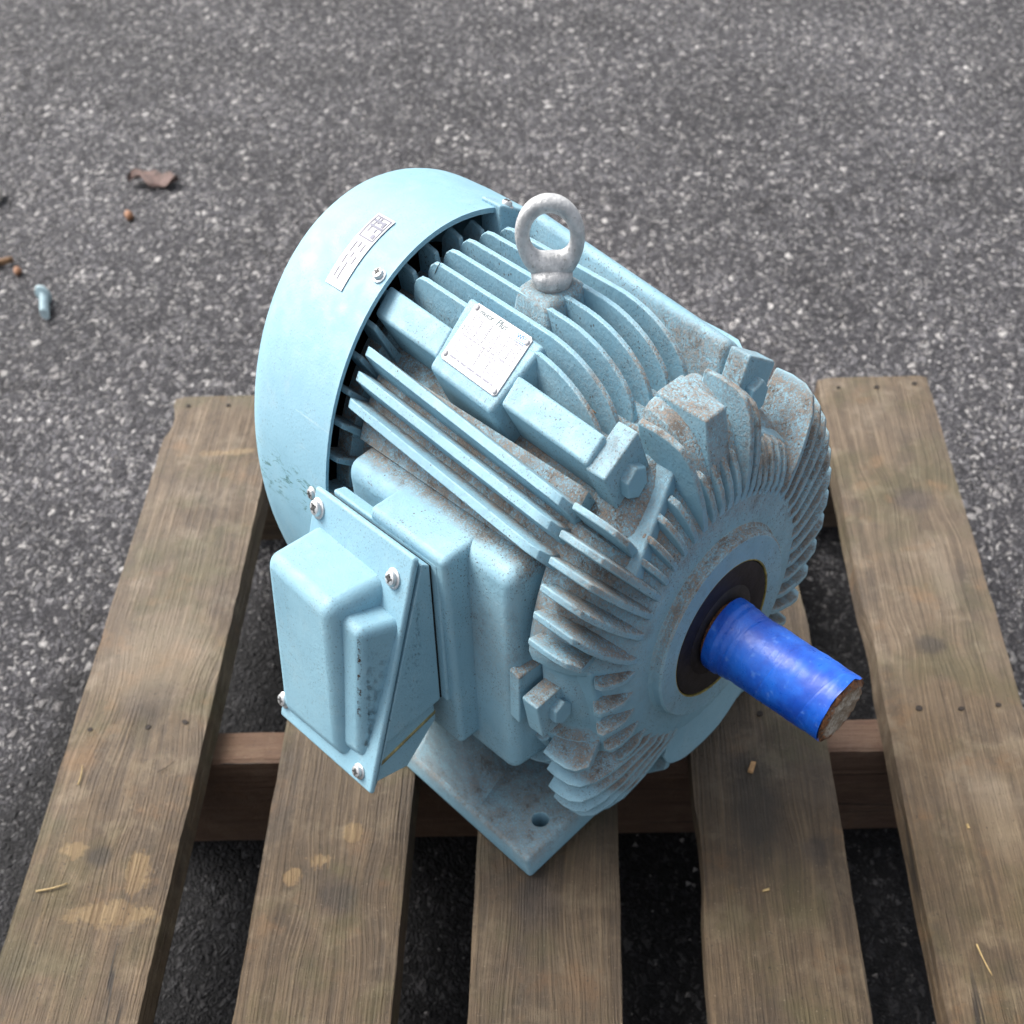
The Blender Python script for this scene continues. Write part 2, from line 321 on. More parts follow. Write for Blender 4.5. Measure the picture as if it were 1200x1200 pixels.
def interp(tab, x):
    if x <= tab[0][0]: return tab[0][1]
    for (a, b), (c, d) in zip(tab, tab[1:]):
        if x <= c: return b + (d - b) * (x - a) / (c - a)
    return tab[-1][1]
def frame_to(o, origin, normal, roll=0.0):         # seats a part built around +Z onto a surface of the motor
    n = Vector(L(*normal)).normalized(); q = n.to_track_quat('Z', 'Y')
    o.matrix_local = Matrix.Translation(Vector(L(*origin))) @ q.to_matrix().to_4x4() @ Matrix.Rotation(roll, 4, 'Z')
def disc_stack(rings, n, phase=0.0):               # rings = (radius, z, sides) around +Z
    v, f = [], []
    for (r, z) in rings:
        for i in range(n):
            a = 2 * math.pi * (i + phase) / n; v.append((r * math.cos(a), r * math.sin(a), z))
    for k in range(len(rings) - 1):
        for i in range(n):
            j = (i + 1) % n; f.append((k * n + i, k * n + j, (k + 1) * n + j, (k + 1) * n + i))
    f.append(tuple(range(n))); f.append(tuple((len(rings) - 1) * n + i for i in range(n)))
    return v, f
def tag(o, label=None, cat=None, group=None, kind=None):
    if label: o["label"] = label
    if cat: o["category"] = cat
    if group: o["group"] = group
    if kind: o["kind"] = kind
    return o
def empty(name, loc, rz=0.0):
    e = bpy.data.objects.new(name, None); col.objects.link(e); e.location = loc; e.rotation_euler = (0, 0, rz)
    e.empty_display_size = 0.05; return e

GZ = -0.144                                        # asphalt level; the deck top is z = 0

# ------------------------------------------------------------------ ground
gv = [(-40, -40, 0), (40, -40, 0), (40, 40, 0), (-40, 40, 0)]
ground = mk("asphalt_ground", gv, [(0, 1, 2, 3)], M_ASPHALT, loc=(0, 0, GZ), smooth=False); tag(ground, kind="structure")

# ------------------------------------------------------------------ pallet
pallet = empty("pallet", (0.44, -0.52, GZ))
tag(pallet, "weathered wooden pallet of five spaced deck boards under the blue motor", "pallet")
PL = Vector((0.44, -0.52, GZ))
def plank(name, x0, x1, y0, y1, z0, z1, mat, seed, parent, wob=0.0008, skew=0.0, chips=()):
    """sawn plank along Y: rounded worn arrises, slight cup and bow, ragged edges"""
    ny = max(8, int(abs(y1 - y0) / 0.012)); w = x1 - x0; th = z1 - z0; v = []; f = []
    prof = []
    nx = 12
    for i in range(nx + 1): prof.append((i / nx, 1.0))
    prof += [(1.0, 0.5), (1.0, 0.0), (0.5, 0.0), (0.0, 0.0), (0.0, 0.5)]
    m = len(prof)
    cx, cyy = (x0 + x1) / 2, (y0 + y1) / 2
    for k in range(ny + 1):
        y = y0 + (y1 - y0) * k / ny
        el = noise.noise(Vector((seed * 3.1, y * 22, 0.3))) * wob + noise.noise(Vector((seed, y * 5, 7.3))) * wob
        er = noise.noise(Vector((seed * 5.7, y * 22, 4.3))) * wob + noise.noise(Vector((seed, y * 5, 1.3))) * wob
        for (u, q) in prof:
            x = x0 + el + (w - el + er) * u; z = z0 + th * q
            if q == 1.0:
                z += noise.noise(Vector((x * 30, y * 6, seed))) * 0.0008 + noise.noise(Vector((x * 160, y * 12, seed + 3))) * 0.00035
                if u in (0.0, 1.0): z -= 0.0022 + 0.0012 * noise.noise(Vector((seed + u, y * 45, 2)))
                elif u in (1 / nx, (nx - 1) / nx): z -= 0.0003
            x += skew * (y - cyy)
            for (cxx, cy_, cr, cd, side) in chips:
                if side == (0 if u < 0.5 else 1) and (u in (0.0, 1.0)):
                    dd = abs(y - cy_) / cr
                    if dd < 1: x += (1 if side == 0 else -1) * cd * (1 - dd * dd)
            v.append((x - cx, y - cyy, z))
    for k in range(ny):
        for i in range(m):
            j = (i + 1) % m; f.append((k * m + i, k * m + j, (k + 1) * m + j, (k + 1) * m + i))
    f.append(tuple(range(m))); f.append(tuple(ny * m + i for i in range(m)))
    o = mk(name, v, f, mat, parent, angle=50); o.location = Vector((cx, cyy, 0)) - PL; return o
def board_spots(x0, x1, lst):
    cx = (x0 + x1) / 2; return [(x - cx, y + 0.52, rx, ry, k) for (x, y, rx, ry, k) in lst]
YF, YN = 0.0, -1.04
BX = [(0.0, 0.1271), (0.2023, 0.3277), (0.3873, 0.5096), (0.5781, 0.7028), (0.7609, 0.8884)]
SPOTS = [[(0.070, -0.470, 0.030, 0.028, 'knot'), (0.062, -0.648, 0.013, 0.012, 'knot'), (0.040, -0.640, 0.012, 0.009, 'bare'), (0.098, -0.665, 0.011, 0.019, 'bare'), (0.085, -0.705, 0.040, 0.012, 'bare'), (0.085, -0.105, 0.030, 0.006, 'bare'), (0.07, -0.42, 0.05, 0.06, 'pale')],
         [(0.255, -0.655, 0.010, 0.008, 'bare'), (0.232, -0.668, 0.008, 0.008, 'bare'), (0.280, -0.625, 0.009, 0.011, 'bare'), (0.272, -0.690, 0.020, 0.02, 'knot')],
         [(0.440, -0.70, 0.02, 0.03, 'knot')],
         [(0.678, -0.655, 0.013, 0.016, 'knot'), (0.630, -0.60, 0.022, 0.06, 'dark'), (0.64, -0.42, 0.04, 0.05, 'pale')],
         [(0.835, -0.215, 0.024, 0.020, 'knot'), (0.815, -0.425, 0.017, 0.014, 'knot'), (0.845, -0.33, 0.012, 0.05, 'pale'), (0.84, -0.62, 0.02, 0.05, 'pale')]]
TONE = [1.16, 0.88, 0.74, 0.86, 1.14]; GREEN = [0.55, 0.65, 0.35, 0.5, 0.45]
nail_me = None
def add_nail(board, bcx, x, y, big=0.0029):
    global nail_me
    if nail_me is None:
        v, f = disc_stack([(1.0, -0.6), (1.0, 0.06), (0.75, 0.12), (0.3, -0.02)], 8)
        nail = mk("nail", v, f, M_NAIL, board, angle=40); nail_me = nail.data
    else:
        nail = bpy.data.objects.new("nail", nail_me); col.objects.link(nail); nail.parent = board
    nail.scale = (big * random.uniform(0.8, 1.25), big * random.uniform(0.8, 1.25), 0.0022)
    nail.rotation_euler = (0, 0, random.random() * 3)
    nail.location = (x - bcx, y + 0.52, 0.0006)
for i, (x0, x1) in enumerate(BX):
    mt = wood("pallet_wood_board_%s" % "abcde"[i], i + 1.0, TONE[i], board_spots(x0, x1, SPOTS[i]), GREEN[i])
    ch = {0: [(0, -0.045, 0.03, 0.006, 0)], 3: [(0, -0.30, 0.08, 0.004, 1), (0, -0.66, 0.05, 0.003, 0)], 4: [(0, -0.42, 0.05, 0.003, 0)]}.get(i, [])
    b = plank("deck_board", x0, x1, YN, YF + [0, -0.004, 0.002, -0.003, 0.004][i], -0.022, 0.0, mt, i * 7.3 + 2, pallet, chips=ch)
    w = x1 - x0; bcx = (x0 + x1) / 2
    for (fx, y) in ((0.16, -0.018), (0.52, -0.019), (0.86, -0.014)):
        if not (i == 0 and fx > 0.8): add_nail(b, bcx, x0 + fx * w + random.uniform(-.004, .004), y)
    for (fx, y) in ((0.20, -0.506), (0.55, -0.502), (0.84, -0.499)):
        add_nail(b, bcx, x0 + fx * w + random.uniform(-.006, .006), y + random.uniform(-.004, .004))
for k, (ya, yb) in enumerate(((-0.046, -0.003), (-0.5285, -0.4905), (-1.036, -0.996))):
    mt = wood("pallet_wood_stringer_%s" % "abc"[k], 11.0 + k, 0.9, [], 0.1, red=0.45 if k == 1 else 0.1)
    # a stringer runs across, so the plank is built along Y and turned
    s = plank("stringer", -(yb - ya) / 2, (yb - ya) / 2, -0.446, 0.446, GZ + 0.0005, -0.0222, mt, 31 + k * 3, pallet, wob=0.0008)
    s.rotation_euler = (0, 0, R(-90)); s.location = Vector((0.444, (ya + yb) / 2, 0)) - PL

# ------------------------------------------------------------------ electric motor
MX, MY, MTH, AX = 0.5798, -0.5866, -0.78839, 0.160
motor = empty("electric_motor", (MX, MY, 0.0), MTH)
tag(motor, "pale blue finned electric motor with blue taped shaft lying on the pallet", "electric motor")
def part(name, vf, mat, parent=None, **kw):
    """a part of the motor; its mesh is in motor coordinates with the shaft axis as origin"""
    top = parent is None
    return mk(name, vf[0], vf[1], mat, motor if top else parent, loc=(0, 0, AX) if top else None, **kw)
def U(x, off, tang):                               # point over the 60 degree flank: off = outward, tang = towards the crown
    return (x, 0.5 * off - 0.8660 * tang, 0.8660 * off + 0.5 * tang)

# --- fan cover: deep drawn sheet bowl, open towards the fins
RC = 0.1458
prof = [(-0.2390, RC - 0.0022), (-0.2390, RC)]
prof += [(-0.285, RC + 0.0005)]
for k in range(0, 13):
    a = R(90 * k / 12); prof.append((-0.307 - 0.038 * math.sin(a), RC - 0.040 + 0.040 * math.cos(a)))
prof += [(-0.3465, 0.085), (-0.3465, 0.030), (-0.3445, 0.030), (-0.3445, 0.085)]
for k in range(12, -1, -1):
    a = R(90 * k / 12); prof.append((-0.307 - 0.036 * math.sin(a), RC - 0.040 + 0.0378 * math.cos(a)))
prof += [(-0.285, RC - 0.0020), (-0.2390, RC - 0.0022)]
cover = part("fan_cover", lathe(prof, 128, cap=False), M_SHEET, angle=40)
v, f = disc_stack([(0.115, 0.0), (0.115, 0.006)], 48)
gr = mk("fan_wheel", v, f, M_DARK, cover, angle=30); frame_to(gr, (-0.300, 0, 0), (1, 0, 0))
scr_me = None
def screw(parent, origin, normal, r=0.0052, roll=0.0):
    """pan head screw with flanged washer and cross recess"""
    global scr_me
    if scr_me is None:
        v, f = disc_stack([(1.30, -0.5), (1.30, 0.16), (1.18, 0.24), (0.98, 0.26), (0.98, 0.62), (0.86, 0.80), (0.55, 0.90), (0.42, 0.90), (0.30, 0.55)], 20)
        o = mk("screw_head", v, f, M_ZINC, parent, angle=35); scr_me = o.data
        scr_me.materials.append(M_ZINCDARK)
    else:
        o = bpy.data.objects.new("screw_head", scr_me); col.objects.link(o); o.parent = parent
    frame_to(o, origin, normal, roll); o.scale = (r, r, r)
    return o
def cross(parent_part, origin, normal, r, roll):
    o = None
    v = []; f = []
    for a in (0, math.pi / 2):
        c, s_ = math.cos(a), math.sin(a); n = len(v)
        for z in (0.0, 0.0006):
            for (px, py) in ((-0.6, -0.13), (0.6, -0.13), (0.6, 0.13), (-0.6, 0.13)):
                x, y = px * r, py * r; v.append((c * x - s_ * y, s_ * x + c * y, z + (0.00005 if a else 0)))
        f += [(n, n + 1, n + 2, n + 3), (n + 4, n + 5, n + 6, n + 7)] + [(n + k, n + (k + 1) % 4, n + 4 + (k + 1) % 4, n + 4 + k) for k in range(4)]
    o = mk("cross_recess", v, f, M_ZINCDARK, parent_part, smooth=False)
    nn = Vector(normal).normalized(); og = Vector(origin) + nn * (r * 0.9 - 0.0004)
    frame_to(o, tuple(og), normal, roll); return o
for (x, ang) in ((-0.2455, 68), (-0.2535, 18.5), (-0.2385, 107), (-0.2455, 200), (-0.2455, 250)):
    a = R(ang); nrm = (0, math.cos(a), math.sin(a)); og = (x, (RC + 0.0002) * math.cos(a), (RC + 0.0002) * math.sin(a))
    screw(cover, og, nrm, 0.0033, random.random()); cross(cover, og, nrm, 0.0033, random.random() * 2)

# warning label wrapped on the cover
def curved(name, x0, x1, a0, a1, lift, mat, parent, n=10, th=0.00025):
    v, f = [], []; r0, r1 = RC + lift - th, RC + lift
    for r in (r0, r1):
        for i in range(n + 1):
            a = R(a0 + (a1 - a0) * i / n)
            for x in (x0, x1): v.append(L(x, r * math.cos(a), r * math.sin(a)))
    m = 2 * (n + 1)
    for i in range(n):
        b = 2 * i; f += [(b, b + 1, b + 3, b + 2), (m + b, m + b + 2, m + b + 3, m + b + 1), (b, b + 2, m + b + 2, m + b), (b + 1, m + b + 1, m + b + 3, b + 3)]
    f += [(0, m, m + 1, 1), (2 * n, 2 * n + 1, m + 2 * n + 1, m + 2 * n)]
    return mk(name, v, f, mat, parent, angle=40)
LX0, LX1, LA0, LA1 = -0.2805, -0.2650, 61.0, 81.0
lab = curved("sticker", LX0, LX1, LA0, LA1, 0.0009, M_LABEL, cover, 16)
tag(lab, "white warning sticker with boxed pictogram and lines of small print")
def lab_mark(u0, u1, w0, w1, mat=M_INK):           # u along the label 0..1 (1 = pictogram end), w across
    return curved("print_mark", LX0 + (LX1 - LX0) * w0, LX0 + (LX1 - LX0) * w1, LA0 + (LA1 - LA0) * u0, LA0 + (LA1 - LA0) * u1, 0.00115, mat, cover, 3, 0.0001)
for (u0, u1, w0, w1) in ((0.63, 0.645, 0.08, 0.92), (0.955, 0.97, 0.08, 0.92), (0.63, 0.97, 0.08, 0.12), (0.63, 0.97, 0.88, 0.92), (0.66, 0.72, 0.66, 0.82), (0.74, 0.79, 0.60, 0.66), (0.80, 0.83, 0.18, 0.86), (0.86, 0.95, 0.40, 0.47), (0.88, 0.91, 0.15, 0.80), (0.72, 0.96, 0.28, 0.32), (0.84, 0.92, 0.66, 0.80)):
    lab_mark(u0, u1, w0, w1)
for (w, segs) in ((0.25, ((0.10, 0.22), (0.26, 0.38), (0.42, 0.56))), (0.48, ((0.08, 0.30), (0.36, 0.44), (0.50, 0.58))), (0.72, ((0.30, 0.40), (0.46, 0.57)))):
    for (u0, u1) in segs: lab_mark(u0, u1, w - 0.022, w + 0.022)

# --- frame: finned cast iron barrel
RB = 0.113
frame = part("frame", lathe([(-0.262, 0.02), (-0.262, 0.120), (-0.258, 0.1235), (-0.2445, 0.1235), (-0.2430, RB + 0.002), (-0.238, RB), (-0.066, RB), (-0.060, RB - 0.002), (-0.056, 0.100), (-0.056, 0.02)], 96), M_CAST, angle=35)
XB, XF = -0.2375, -0.066
def shape(x, xb, xf, back, front):                 # fin height 0..1: rounded heel, long tapering nose
    if x < xb + back: u = (xb + back - x) / back; return math.sqrt(max(0, 1 - u * u)) * 0.5 + 0.5
    if x > xf - front: u = (x - xf + front) / front; return math.sqrt(max(0, 1 - u ** 2.0))
    return 1.0
def barrel_fin(p0, p1, axis, renv, xb=XB, xf=XF, back=0.014, front=0.06, tb=0.0030, tc=0.0016, name="cooling_fin", rb=RB, mat=None):
    """a fin lying along the barrel; axis 'z' rises vertically at side offset p, axis 's' stands out sideways at height p"""
    n = 26; base, crest = [], []
    for i in range(n + 1):
        u = i / n; u = 0.5 - 0.5 * math.cos(math.pi * u) * (1 if True else 0)
        x = xb + (xf - xb) * u; p = p0 + (p1 - p0) * u
        hb = math.sqrt(max(0.0, rb * rb - p * p)) - 0.005; hc = math.sqrt(max(0.0, renv * renv - p * p))
        hc = hb + 0.005 + (hc - hb - 0.005) * shape(x, xb, xf, back, front) + 0.0002
        hb = hb if hb < hc else hc - 0.001
        if axis == 'z': base.append(L(x, p, hb)); crest.append(L(x, p, hc))
        else: base.append(L(x, hb, p)); crest.append(L(x, hc, p))
    wd = Vector((0, 1, 0)) if axis == 'z' else Vector((0, 0, 1))
    return mk(name, *ribbon(base, crest, wd, tb, tc), mat or M_CAST, frame, bevel=0.0009, seg=2)
for sb in (0.037, 0.0248, 0.0120, -0.0015, -0.0165, -0.0325):
    barrel_fin(sb, sb + 0.007, 'z', 0.1405, xf=-0.070)
def radial_fin(a0, a1, renv, rb, xb=XB, xf=-0.0545, back=0.010, front=0.010, tb=0.0036, tc=0.0020):
    n = 20; base, crest = [], []
    for i in range(n + 1):
        u = 0.5 - 0.5 * math.cos(math.pi * i / n); x = xb + (xf - xb) * u; a = R(a0 + (a1 - a0) * u)
        hc = rb + (renv - rb) * shape(x, xb, xf, back, front) + 0.0002
        base.append(L(x, (rb - 0.006) * math.cos(a), (rb - 0.006) * math.sin(a))); crest.append(L(x, hc * math.cos(a), hc * math.sin(a)))
    a = R((a0 + a1) / 2)
    return mk("cooling_fin", *ribbon(base, crest, Vector(L(0, -math.sin(a), math.cos(a))), tb, tc), M_CAST, frame, bevel=0.0014, seg=3)
for a0, a1 in ((54.0, 49.3), (48.3, 44.0), (42.3, 37.6)): radial_fin(a0, a1, 0.1415, 0.1265, tb=0.0058, tc=0.0025)
for a0 in (-37.0, -44.0, -51.0, -58.0): radial_fin(a0, a0 - 2, 0.1500, 0.1310, xf=-0.060, front=0.035)
for zb in (0.100, 0.085, 0.070, 0.055, 0.040, 0.025, 0.010, -0.005, -0.020, -0.035, -0.05, -0.065, -0.08, -0.095, -0.11):
    n = 14                                          # far flank
    base = [L(XB + (XF - XB) * i / n, -(math.sqrt(RB * RB - zb * zb) - 0.005), zb) for i in range(n + 1)]
    crest = [L(XB + (XF - XB) * i / n, -(math.sqrt(RB * RB - zb * zb) + (math.sqrt(0.1405 ** 2 - zb * zb) - math.sqrt(RB * RB - zb * zb)) * shape(XB + (XF - XB) * i / n, XB, XF, 0.014, 0.03) + 0.0002), zb) for i in range(n + 1)]
    mk("cooling_fin", *ribbon(base, crest, Vector((0, 0, 1)), 0.0026, 0.0013), M_CAST, frame, bevel=0.0009, seg=2)
# thick flank of the barrel on the terminal box side: its fins are only low ridges
def sector(x0, x1, r0, r1, a0, a1, n=10):
    v, f = [], []
    for (x, r) in ((x0, r0), (x0, r1 - 0.003), (x0 + 0.004, r1), (x1 - 0.004, r1), (x1, r1 - 0.003), (x1, r0)):
        for i in range(n + 1):
            a = R(a0 + (a1 - a0) * i / n); v.append(L(x, r * math.cos(a), r * math.sin(a)))
    m = n + 1
    for k in range(5):
        for i in range(n): f.append((k * m + i, k * m + i + 1, (k + 1) * m + i + 1, (k + 1) * m + i))
    for i in range(n): f.append((5 * m + i, 5 * m + i + 1, i + 1, i))
    f += [tuple(k * m for k in range(6)), tuple(k * m + n for k in range(5, -1, -1))]
    return v, f
mk("flank_wall", *sector(-0.2365, -0.0570, 0.095, 0.1270, 35.5, 55.3), M_CAST, frame, angle=40)
mk("flank_wall", *sector(-0.2365, -0.0570, 0.095, 0.1320, -62, -24), M_CAST, frame, angle=40)
# stub fins of the fan end shield, seen in the gap under the cover rim
for ang in list(range(20, 176, 8)):
    a = R(ang + random.uniform(-0.4, 0.4)); c, s_ = math.cos(a), math.sin(a)
    base = [L(x, 0.112 * c, 0.112 * s_) for x in (-0.261, -0.252, -0.2385)]
    crest = [L(-0.258, 0.132 * c, 0.132 * s_), L(-0.250, 0.1385 * c, 0.1385 * s_), L(-0.2400, 0.1365 * c, 0.1365 * s_)]
    mk("stub_fin", *ribbon(base, crest, Vector(L(0, -s_, c)), 0.0030, 0.0016), M_CAST, frame, bevel=0.0009, seg=2)
# heavy flank ribs on both shoulders, and the nameplate boss on the near one
rib_b = [U(-0.2445, 0.138, 0.0225), U(-0.2445, 0.138, 0.0048)]; rib_f = [U(-0.0562, 0.138, 0.0128), U(-0.0562, 0.138, -0.0045)]
def rib(b, f, d):
    dn = [(x, s - 0.5 * d, z - 0.866 * d) for (x, s, z) in b + f]
    return hexa([b[0], b[1], f[1], f[0], dn[0], dn[1], dn[3], dn[2]])
mid0 = [U(-0.1845, 0.138, 0.0195), U(-0.1845, 0.138, 0.0020)]; mid1 = [U(-0.1275, 0.138, 0.0165), U(-0.1275, 0.138, -0.0010)]
mk("flank_rib", *rib(rib_b, mid0, 0.026), M_CAST, frame, bevel=0.0022)
mk("flank_rib", *rib(mid1, rib_f, 0.026), M_CAST, frame, bevel=0.0022)
def mir(p, ds=0.0): return (p[0], -p[1] + ds, p[2])
rb_, rf_ = [mir(rib_b[1]), mir(rib_b[0])], [mir(rib_f[1], 0.010), mir(rib_f[0], 0.010)]
rb_ = [(x + 0.0085, s - 0.004, z + 0.0095) for x, s, z in rb_]; rf_ = [(x - 0.004, s - 0.001, z + 0.0015) for x, s, z in rf_]
dn = [(x, s + 0.013, z - 0.034) for (x, s, z) in rb_ + rf_]
mk("flank_rib", *hexa([rb_[0], rb_[1], rf_[1], rf_[0], dn[0], dn[1], dn[3], dn[2]]), M_CAST, frame, bevel=0.0055, seg=4)
mk("cover_post", *hexa([(-0.2520, -0.034, 0.1440), (-0.2340, -0.034, 0.1440), (-0.2340, -0.052, 0.1370), (-0.2520, -0.052, 0.1370), (-0.2520, -0.028, 0.115), (-0.2340, -0.028, 0.115), (-0.2340, -0.048, 0.105), (-0.2520, -0.048, 0.105)]), M_CAST, frame, bevel=0.0015)
bt = [U(-0.1860, 0.1375, 0.0385), U(-0.1870, 0.1375, -0.0040), U(-0.1315, 0.1375, -0.0075), U(-0.1220, 0.1375, 0.0350)]
bd = [U(-0.1890, 0.110, 0.0365), U(-0.1890, 0.110, -0.0060), U(-0.1290, 0.110, -0.0090), U(-0.1190, 0.110, 0.0330)]
mk("nameplate_boss", *hexa(bt + bd), M_CAST, frame, bevel=0.0025)
# eye bolt boss on the crown
mk("eye_bolt_boss", *hexa([(-0.1685, 0.016, 0.1415), (-0.1395, 0.018, 0.1415), (-0.1410, -0.015, 0.1415), (-0.1700, -0.015, 0.1415),
                            (-0.1740, 0.026, 0.108), (-0.1310, 0.029, 0.108), (-0.1330, -0.021, 0.108), (-0.1750, -0.021, 0.108)]), M_FOOT, frame, bevel=0.004)
# terminal box seat: wide rounded housing with a narrower neck
def tilt(s, z): return s - 0.135 * (z - 0.07)
def seat(name, x0, x1, s_in, s_out, z0, z1, bev, flare=0.0):
    c = []
    for s, fl in ((s_out, 0.0), (s_in, flare)):
        c += [(x0 - fl, tilt(s, z1), z1 + fl * 0.4), (x0 - fl, tilt(s, z0), z0 - fl * 0.4), (x1 + fl, tilt(s, z0), z0 - fl * 0.4), (x1 + fl, tilt(s, z1), z1 + fl * 0.4)]
    return mk(name, *hexa(c), M_CAST, frame, bevel=bev, seg=5)
seat("terminal_box_seat", -0.2270, -0.0690, 0.060, 0.1235, -0.078, 0.0720, 0.009, 0.004)
seat("terminal_box_neck", -0.1800, -0.1080, 0.100, 0.1415, -0.064, 0.0725, 0.0045, 0.0)
mk("casting_pad", *hexa([(-0.0720, 0.132, 0.012), (-0.0720, 0.137, -0.024), (-0.0625, 0.137, -0.026), (-0.0625, 0.132, 0.010),
                         (-0.0720, 0.100, 0.012), (-0.0720, 0.100, -0.024), (-0.0625, 0.100, -0.026), (-0.0625, 0.100, 0.010)]), M_CAST, frame, bevel=0.0014)

# --- feet
def foot(sg, name="foot"):
    z0, z1 = -AX + 0.0004, -0.1360
    c = [(-0.240, 0.055, z1), (-0.240, 0.163, z1), (-0.0385, 0.1665, z1), (-0.0450, 0.060, z1),
         (-0.240, 0.055, z0), (-0.240, 0.163, z0), (-0.0365, 0.168, z0), (-0.0430, 0.060, z0)]
    c = [(x, sg * s, z) for x, s, z in c]
    o = part(name, hexa(c), M_FOOT, bevel=0.004)
    # the fixing holes are cut through the plate
    for hx in (-0.0600, -0.200):
        v, f = disc_stack([(0.0075, -0.04), (0.0075, 0.04)], 24)
        cut = mk("cutter", v, f, None, None); cut.matrix_world = motor.matrix_basis @ Matrix.Translation((0, 0, AX)) @ Matrix.Translation(Vector(L(hx, sg * 0.131, -0.148)))
        md = o.modifiers.new("hole", 'BOOLEAN'); md.object = cut; md.operation = 'DIFFERENCE'; md.solver = 'EXACT'
    bpy.context.view_layer.update()
    dg = bpy.context.evaluated_depsgraph_get(); nm = bpy.data.meshes.new_from_object(o.evaluated_get(dg)); 
    for md in list(o.modifiers):
        if md.type == 'BOOLEAN': bpy.data.objects.remove(md.object, do_unlink=True)
    o.modifiers.clear(); o.data = nm
    nm.set_sharp_from_angle(angle=R(35))
    # upstand to the barrel and the pillar web
    mk("foot_upstand", *hexa([(-0.225, sg * 0.050, -0.080), (-0.225, sg * 0.088, -0.080), (-0.080, sg * 0.084, -0.086), (-0.080, sg * 0.050, -0.086),
                              (-0.225, sg * 0.050, -0.150), (-0.225, sg * 0.082, -0.150), (-0.060, sg * 0.078, -0.150), (-0.060, sg * 0.050, -0.150)]), M_FOOT, o, bevel=0.006)
    secs = []
    for k in range(9):
        u = k / 8; fl = u ** 2.2
        secs.append((-0.1610 - 0.034 * fl, -0.1350 + 0.030 * fl, 0.1475 + 0.0135 * fl, 0.100 - 0.012 * fl, -0.044 - 0.0955 * u))
    v, f = [], []
    for (xa, xb_, so, si, z) in secs:
        for (x, q) in ((xa, si), (xa, so - 0.004), (xa + 0.005, so), (xb_ - 0.006, so), (xb_, so - 0.005), (xb_ - 0.020, si)): v.append(L(x, sg * q, z))
    for k in range(8):
        for q in range(6): w = (q + 1) % 6; f.append((k * 6 + q, k * 6 + w, k * 6 + 6 + w, k * 6 + 6 + q))
    f += [tuple(range(6)), tuple(48 + q for q in range(6))]
    mk("foot_web", v, f, M_FOOT, o, angle=70)
    return o
foot(1); foot(-1)

# --- drive end shield: bell with radial fins, six bolted lugs, plain hub
es_prof = [(-0.062, 0.03), (-0.062, 0.1245), (-0.058, 0.1260), (-0.045, 0.1230), (-0.034, 0.1185), (-0.026, 0.1120), (-0.0195, 0.1030), (-0.0145, 0.0930), (-0.0105, 0.0840), (-0.0092, 0.0815), (-0.0088, 0.0650), (-0.0070, 0.0630), (-0.0016, 0.0622), (-0.0004, 0.0608), (-0.0004, 0.0468), (-0.0030, 0.0462), (-0.0030, 0.02)]
es_low = [(-0.062, 0.03), (-0.062, 0.1120), (-0.058, 0.1150), (-0.045, 0.1140), (-0.034, 0.1090), (-0.026, 0.1020), (-0.0195, 0.0960), (-0.0145, 0.0900)] + es_prof[8:]
def shield_mesh(n=180):
    v, f = [], []
    for (x, rh), (_, rl) in zip(es_prof, es_low):
        for i in range(n):
            a = 360.0 * i / n; near = min(abs((a - q + 180) % 360 - 180) for q in LUG)
            w = min(1.0, max(0.0, (near - 13.0) / 4.0)); w = w * w * (3 - 2 * w); r = rl + (rh - rl) * w
            v.append(L(x, r * math.cos(R(a)), r * math.sin(R(a))))
    for k in range(len(es_prof) - 1):
        for i in range(n): j = (i + 1) % n; f.append((k * n + i, k * n + j, (k + 1) * n + j, (k + 1) * n + i))
    f.append(tuple(range(n))); f.append(tuple((len(es_prof) - 1) * n + i for i in range(n)))
    return v, f
LUG = [64, 116, -6, 186, -68, -112]
shield = part("end_shield", shield_mesh(), M_CAST, angle=38)
LUG = [64, 116, -6, 186, -68, -112]
long_c = [(-0.0530, 0.1360), (-0.0410, 0.1365), (-0.0300, 0.1355), (-0.0222, 0.1325), (-0.0165, 0.1250), (-0.0125, 0.1130), (-0.0096, 0.0995), (-0.0080, 0.0870), (-0.0092, 0.0795)]
long_b = [(-0.0530, 0.1150), (-0.0470, 0.1110), (-0.0400, 0.1080), (-0.0320, 0.1030), (-0.0260, 0.0960), (-0.0200, 0.0900), (-0.0160, 0.0840), (-0.0140, 0.0800), (-0.0125, 0.0780)]
short_c = [(-0.0300, 0.1030), (-0.0240, 0.1060), (-0.0180, 0.1045), (-0.0140, 0.1000), (-0.0105, 0.0945), (-0.0080, 0.0870), (-0.0092, 0.0795)]
short_b = [(-0.0330, 0.0960), (-0.0280, 0.0950), (-0.0240, 0.0920), (-0.0200, 0.0880), (-0.0170, 0.0840), (-0.0145, 0.0800), (-0.0125, 0.0780)]
low_c = [(-0.0220, 0.1050), (-0.0165, 0.1095), (-0.0118, 0.1080), (-0.0088, 0.1010), (-0.0070, 0.0915), (-0.0085, 0.0800)]
def shield_fin(ao, ai, kind, lng=1.0, fat=1.0):
    """ao / ai = angle at the outer rim and at the hub; kind long, short (starts under a lug shoulder) or stub (ends at one)"""
    cr, ba = {'long': (long_c, long_b), 'short': (short_c, short_b), 'low': (low_c, short_b[1:]), 'stub': (long_c[:5], long_b[:5])}[kind]
    base, crest, n = [], [], len(cr)
    for (xc, rc), (xb_, rb_2) in zip(cr, ba):
        u = min(1.0, max(0.0, (0.137 - rc) / 0.054)); a = R(ao + (ai - ao) * u)
        if rc > 0.10: rc = 0.10 + (rc - 0.10) * lng
        base.append(L(xb_, rb_2 * math.cos(a), rb_2 * math.sin(a))); crest.append(L(xc, rc * math.cos(a), rc * math.sin(a)))
    a = R((ao + ai) / 2)
    mk("cooling_fin", *ribbon(base, crest, Vector(L(0, -math.sin(a), math.cos(a))), 0.0034 * fat, 0.0019 * fat), M_CAST, shield, bevel=0.0010, seg=2)
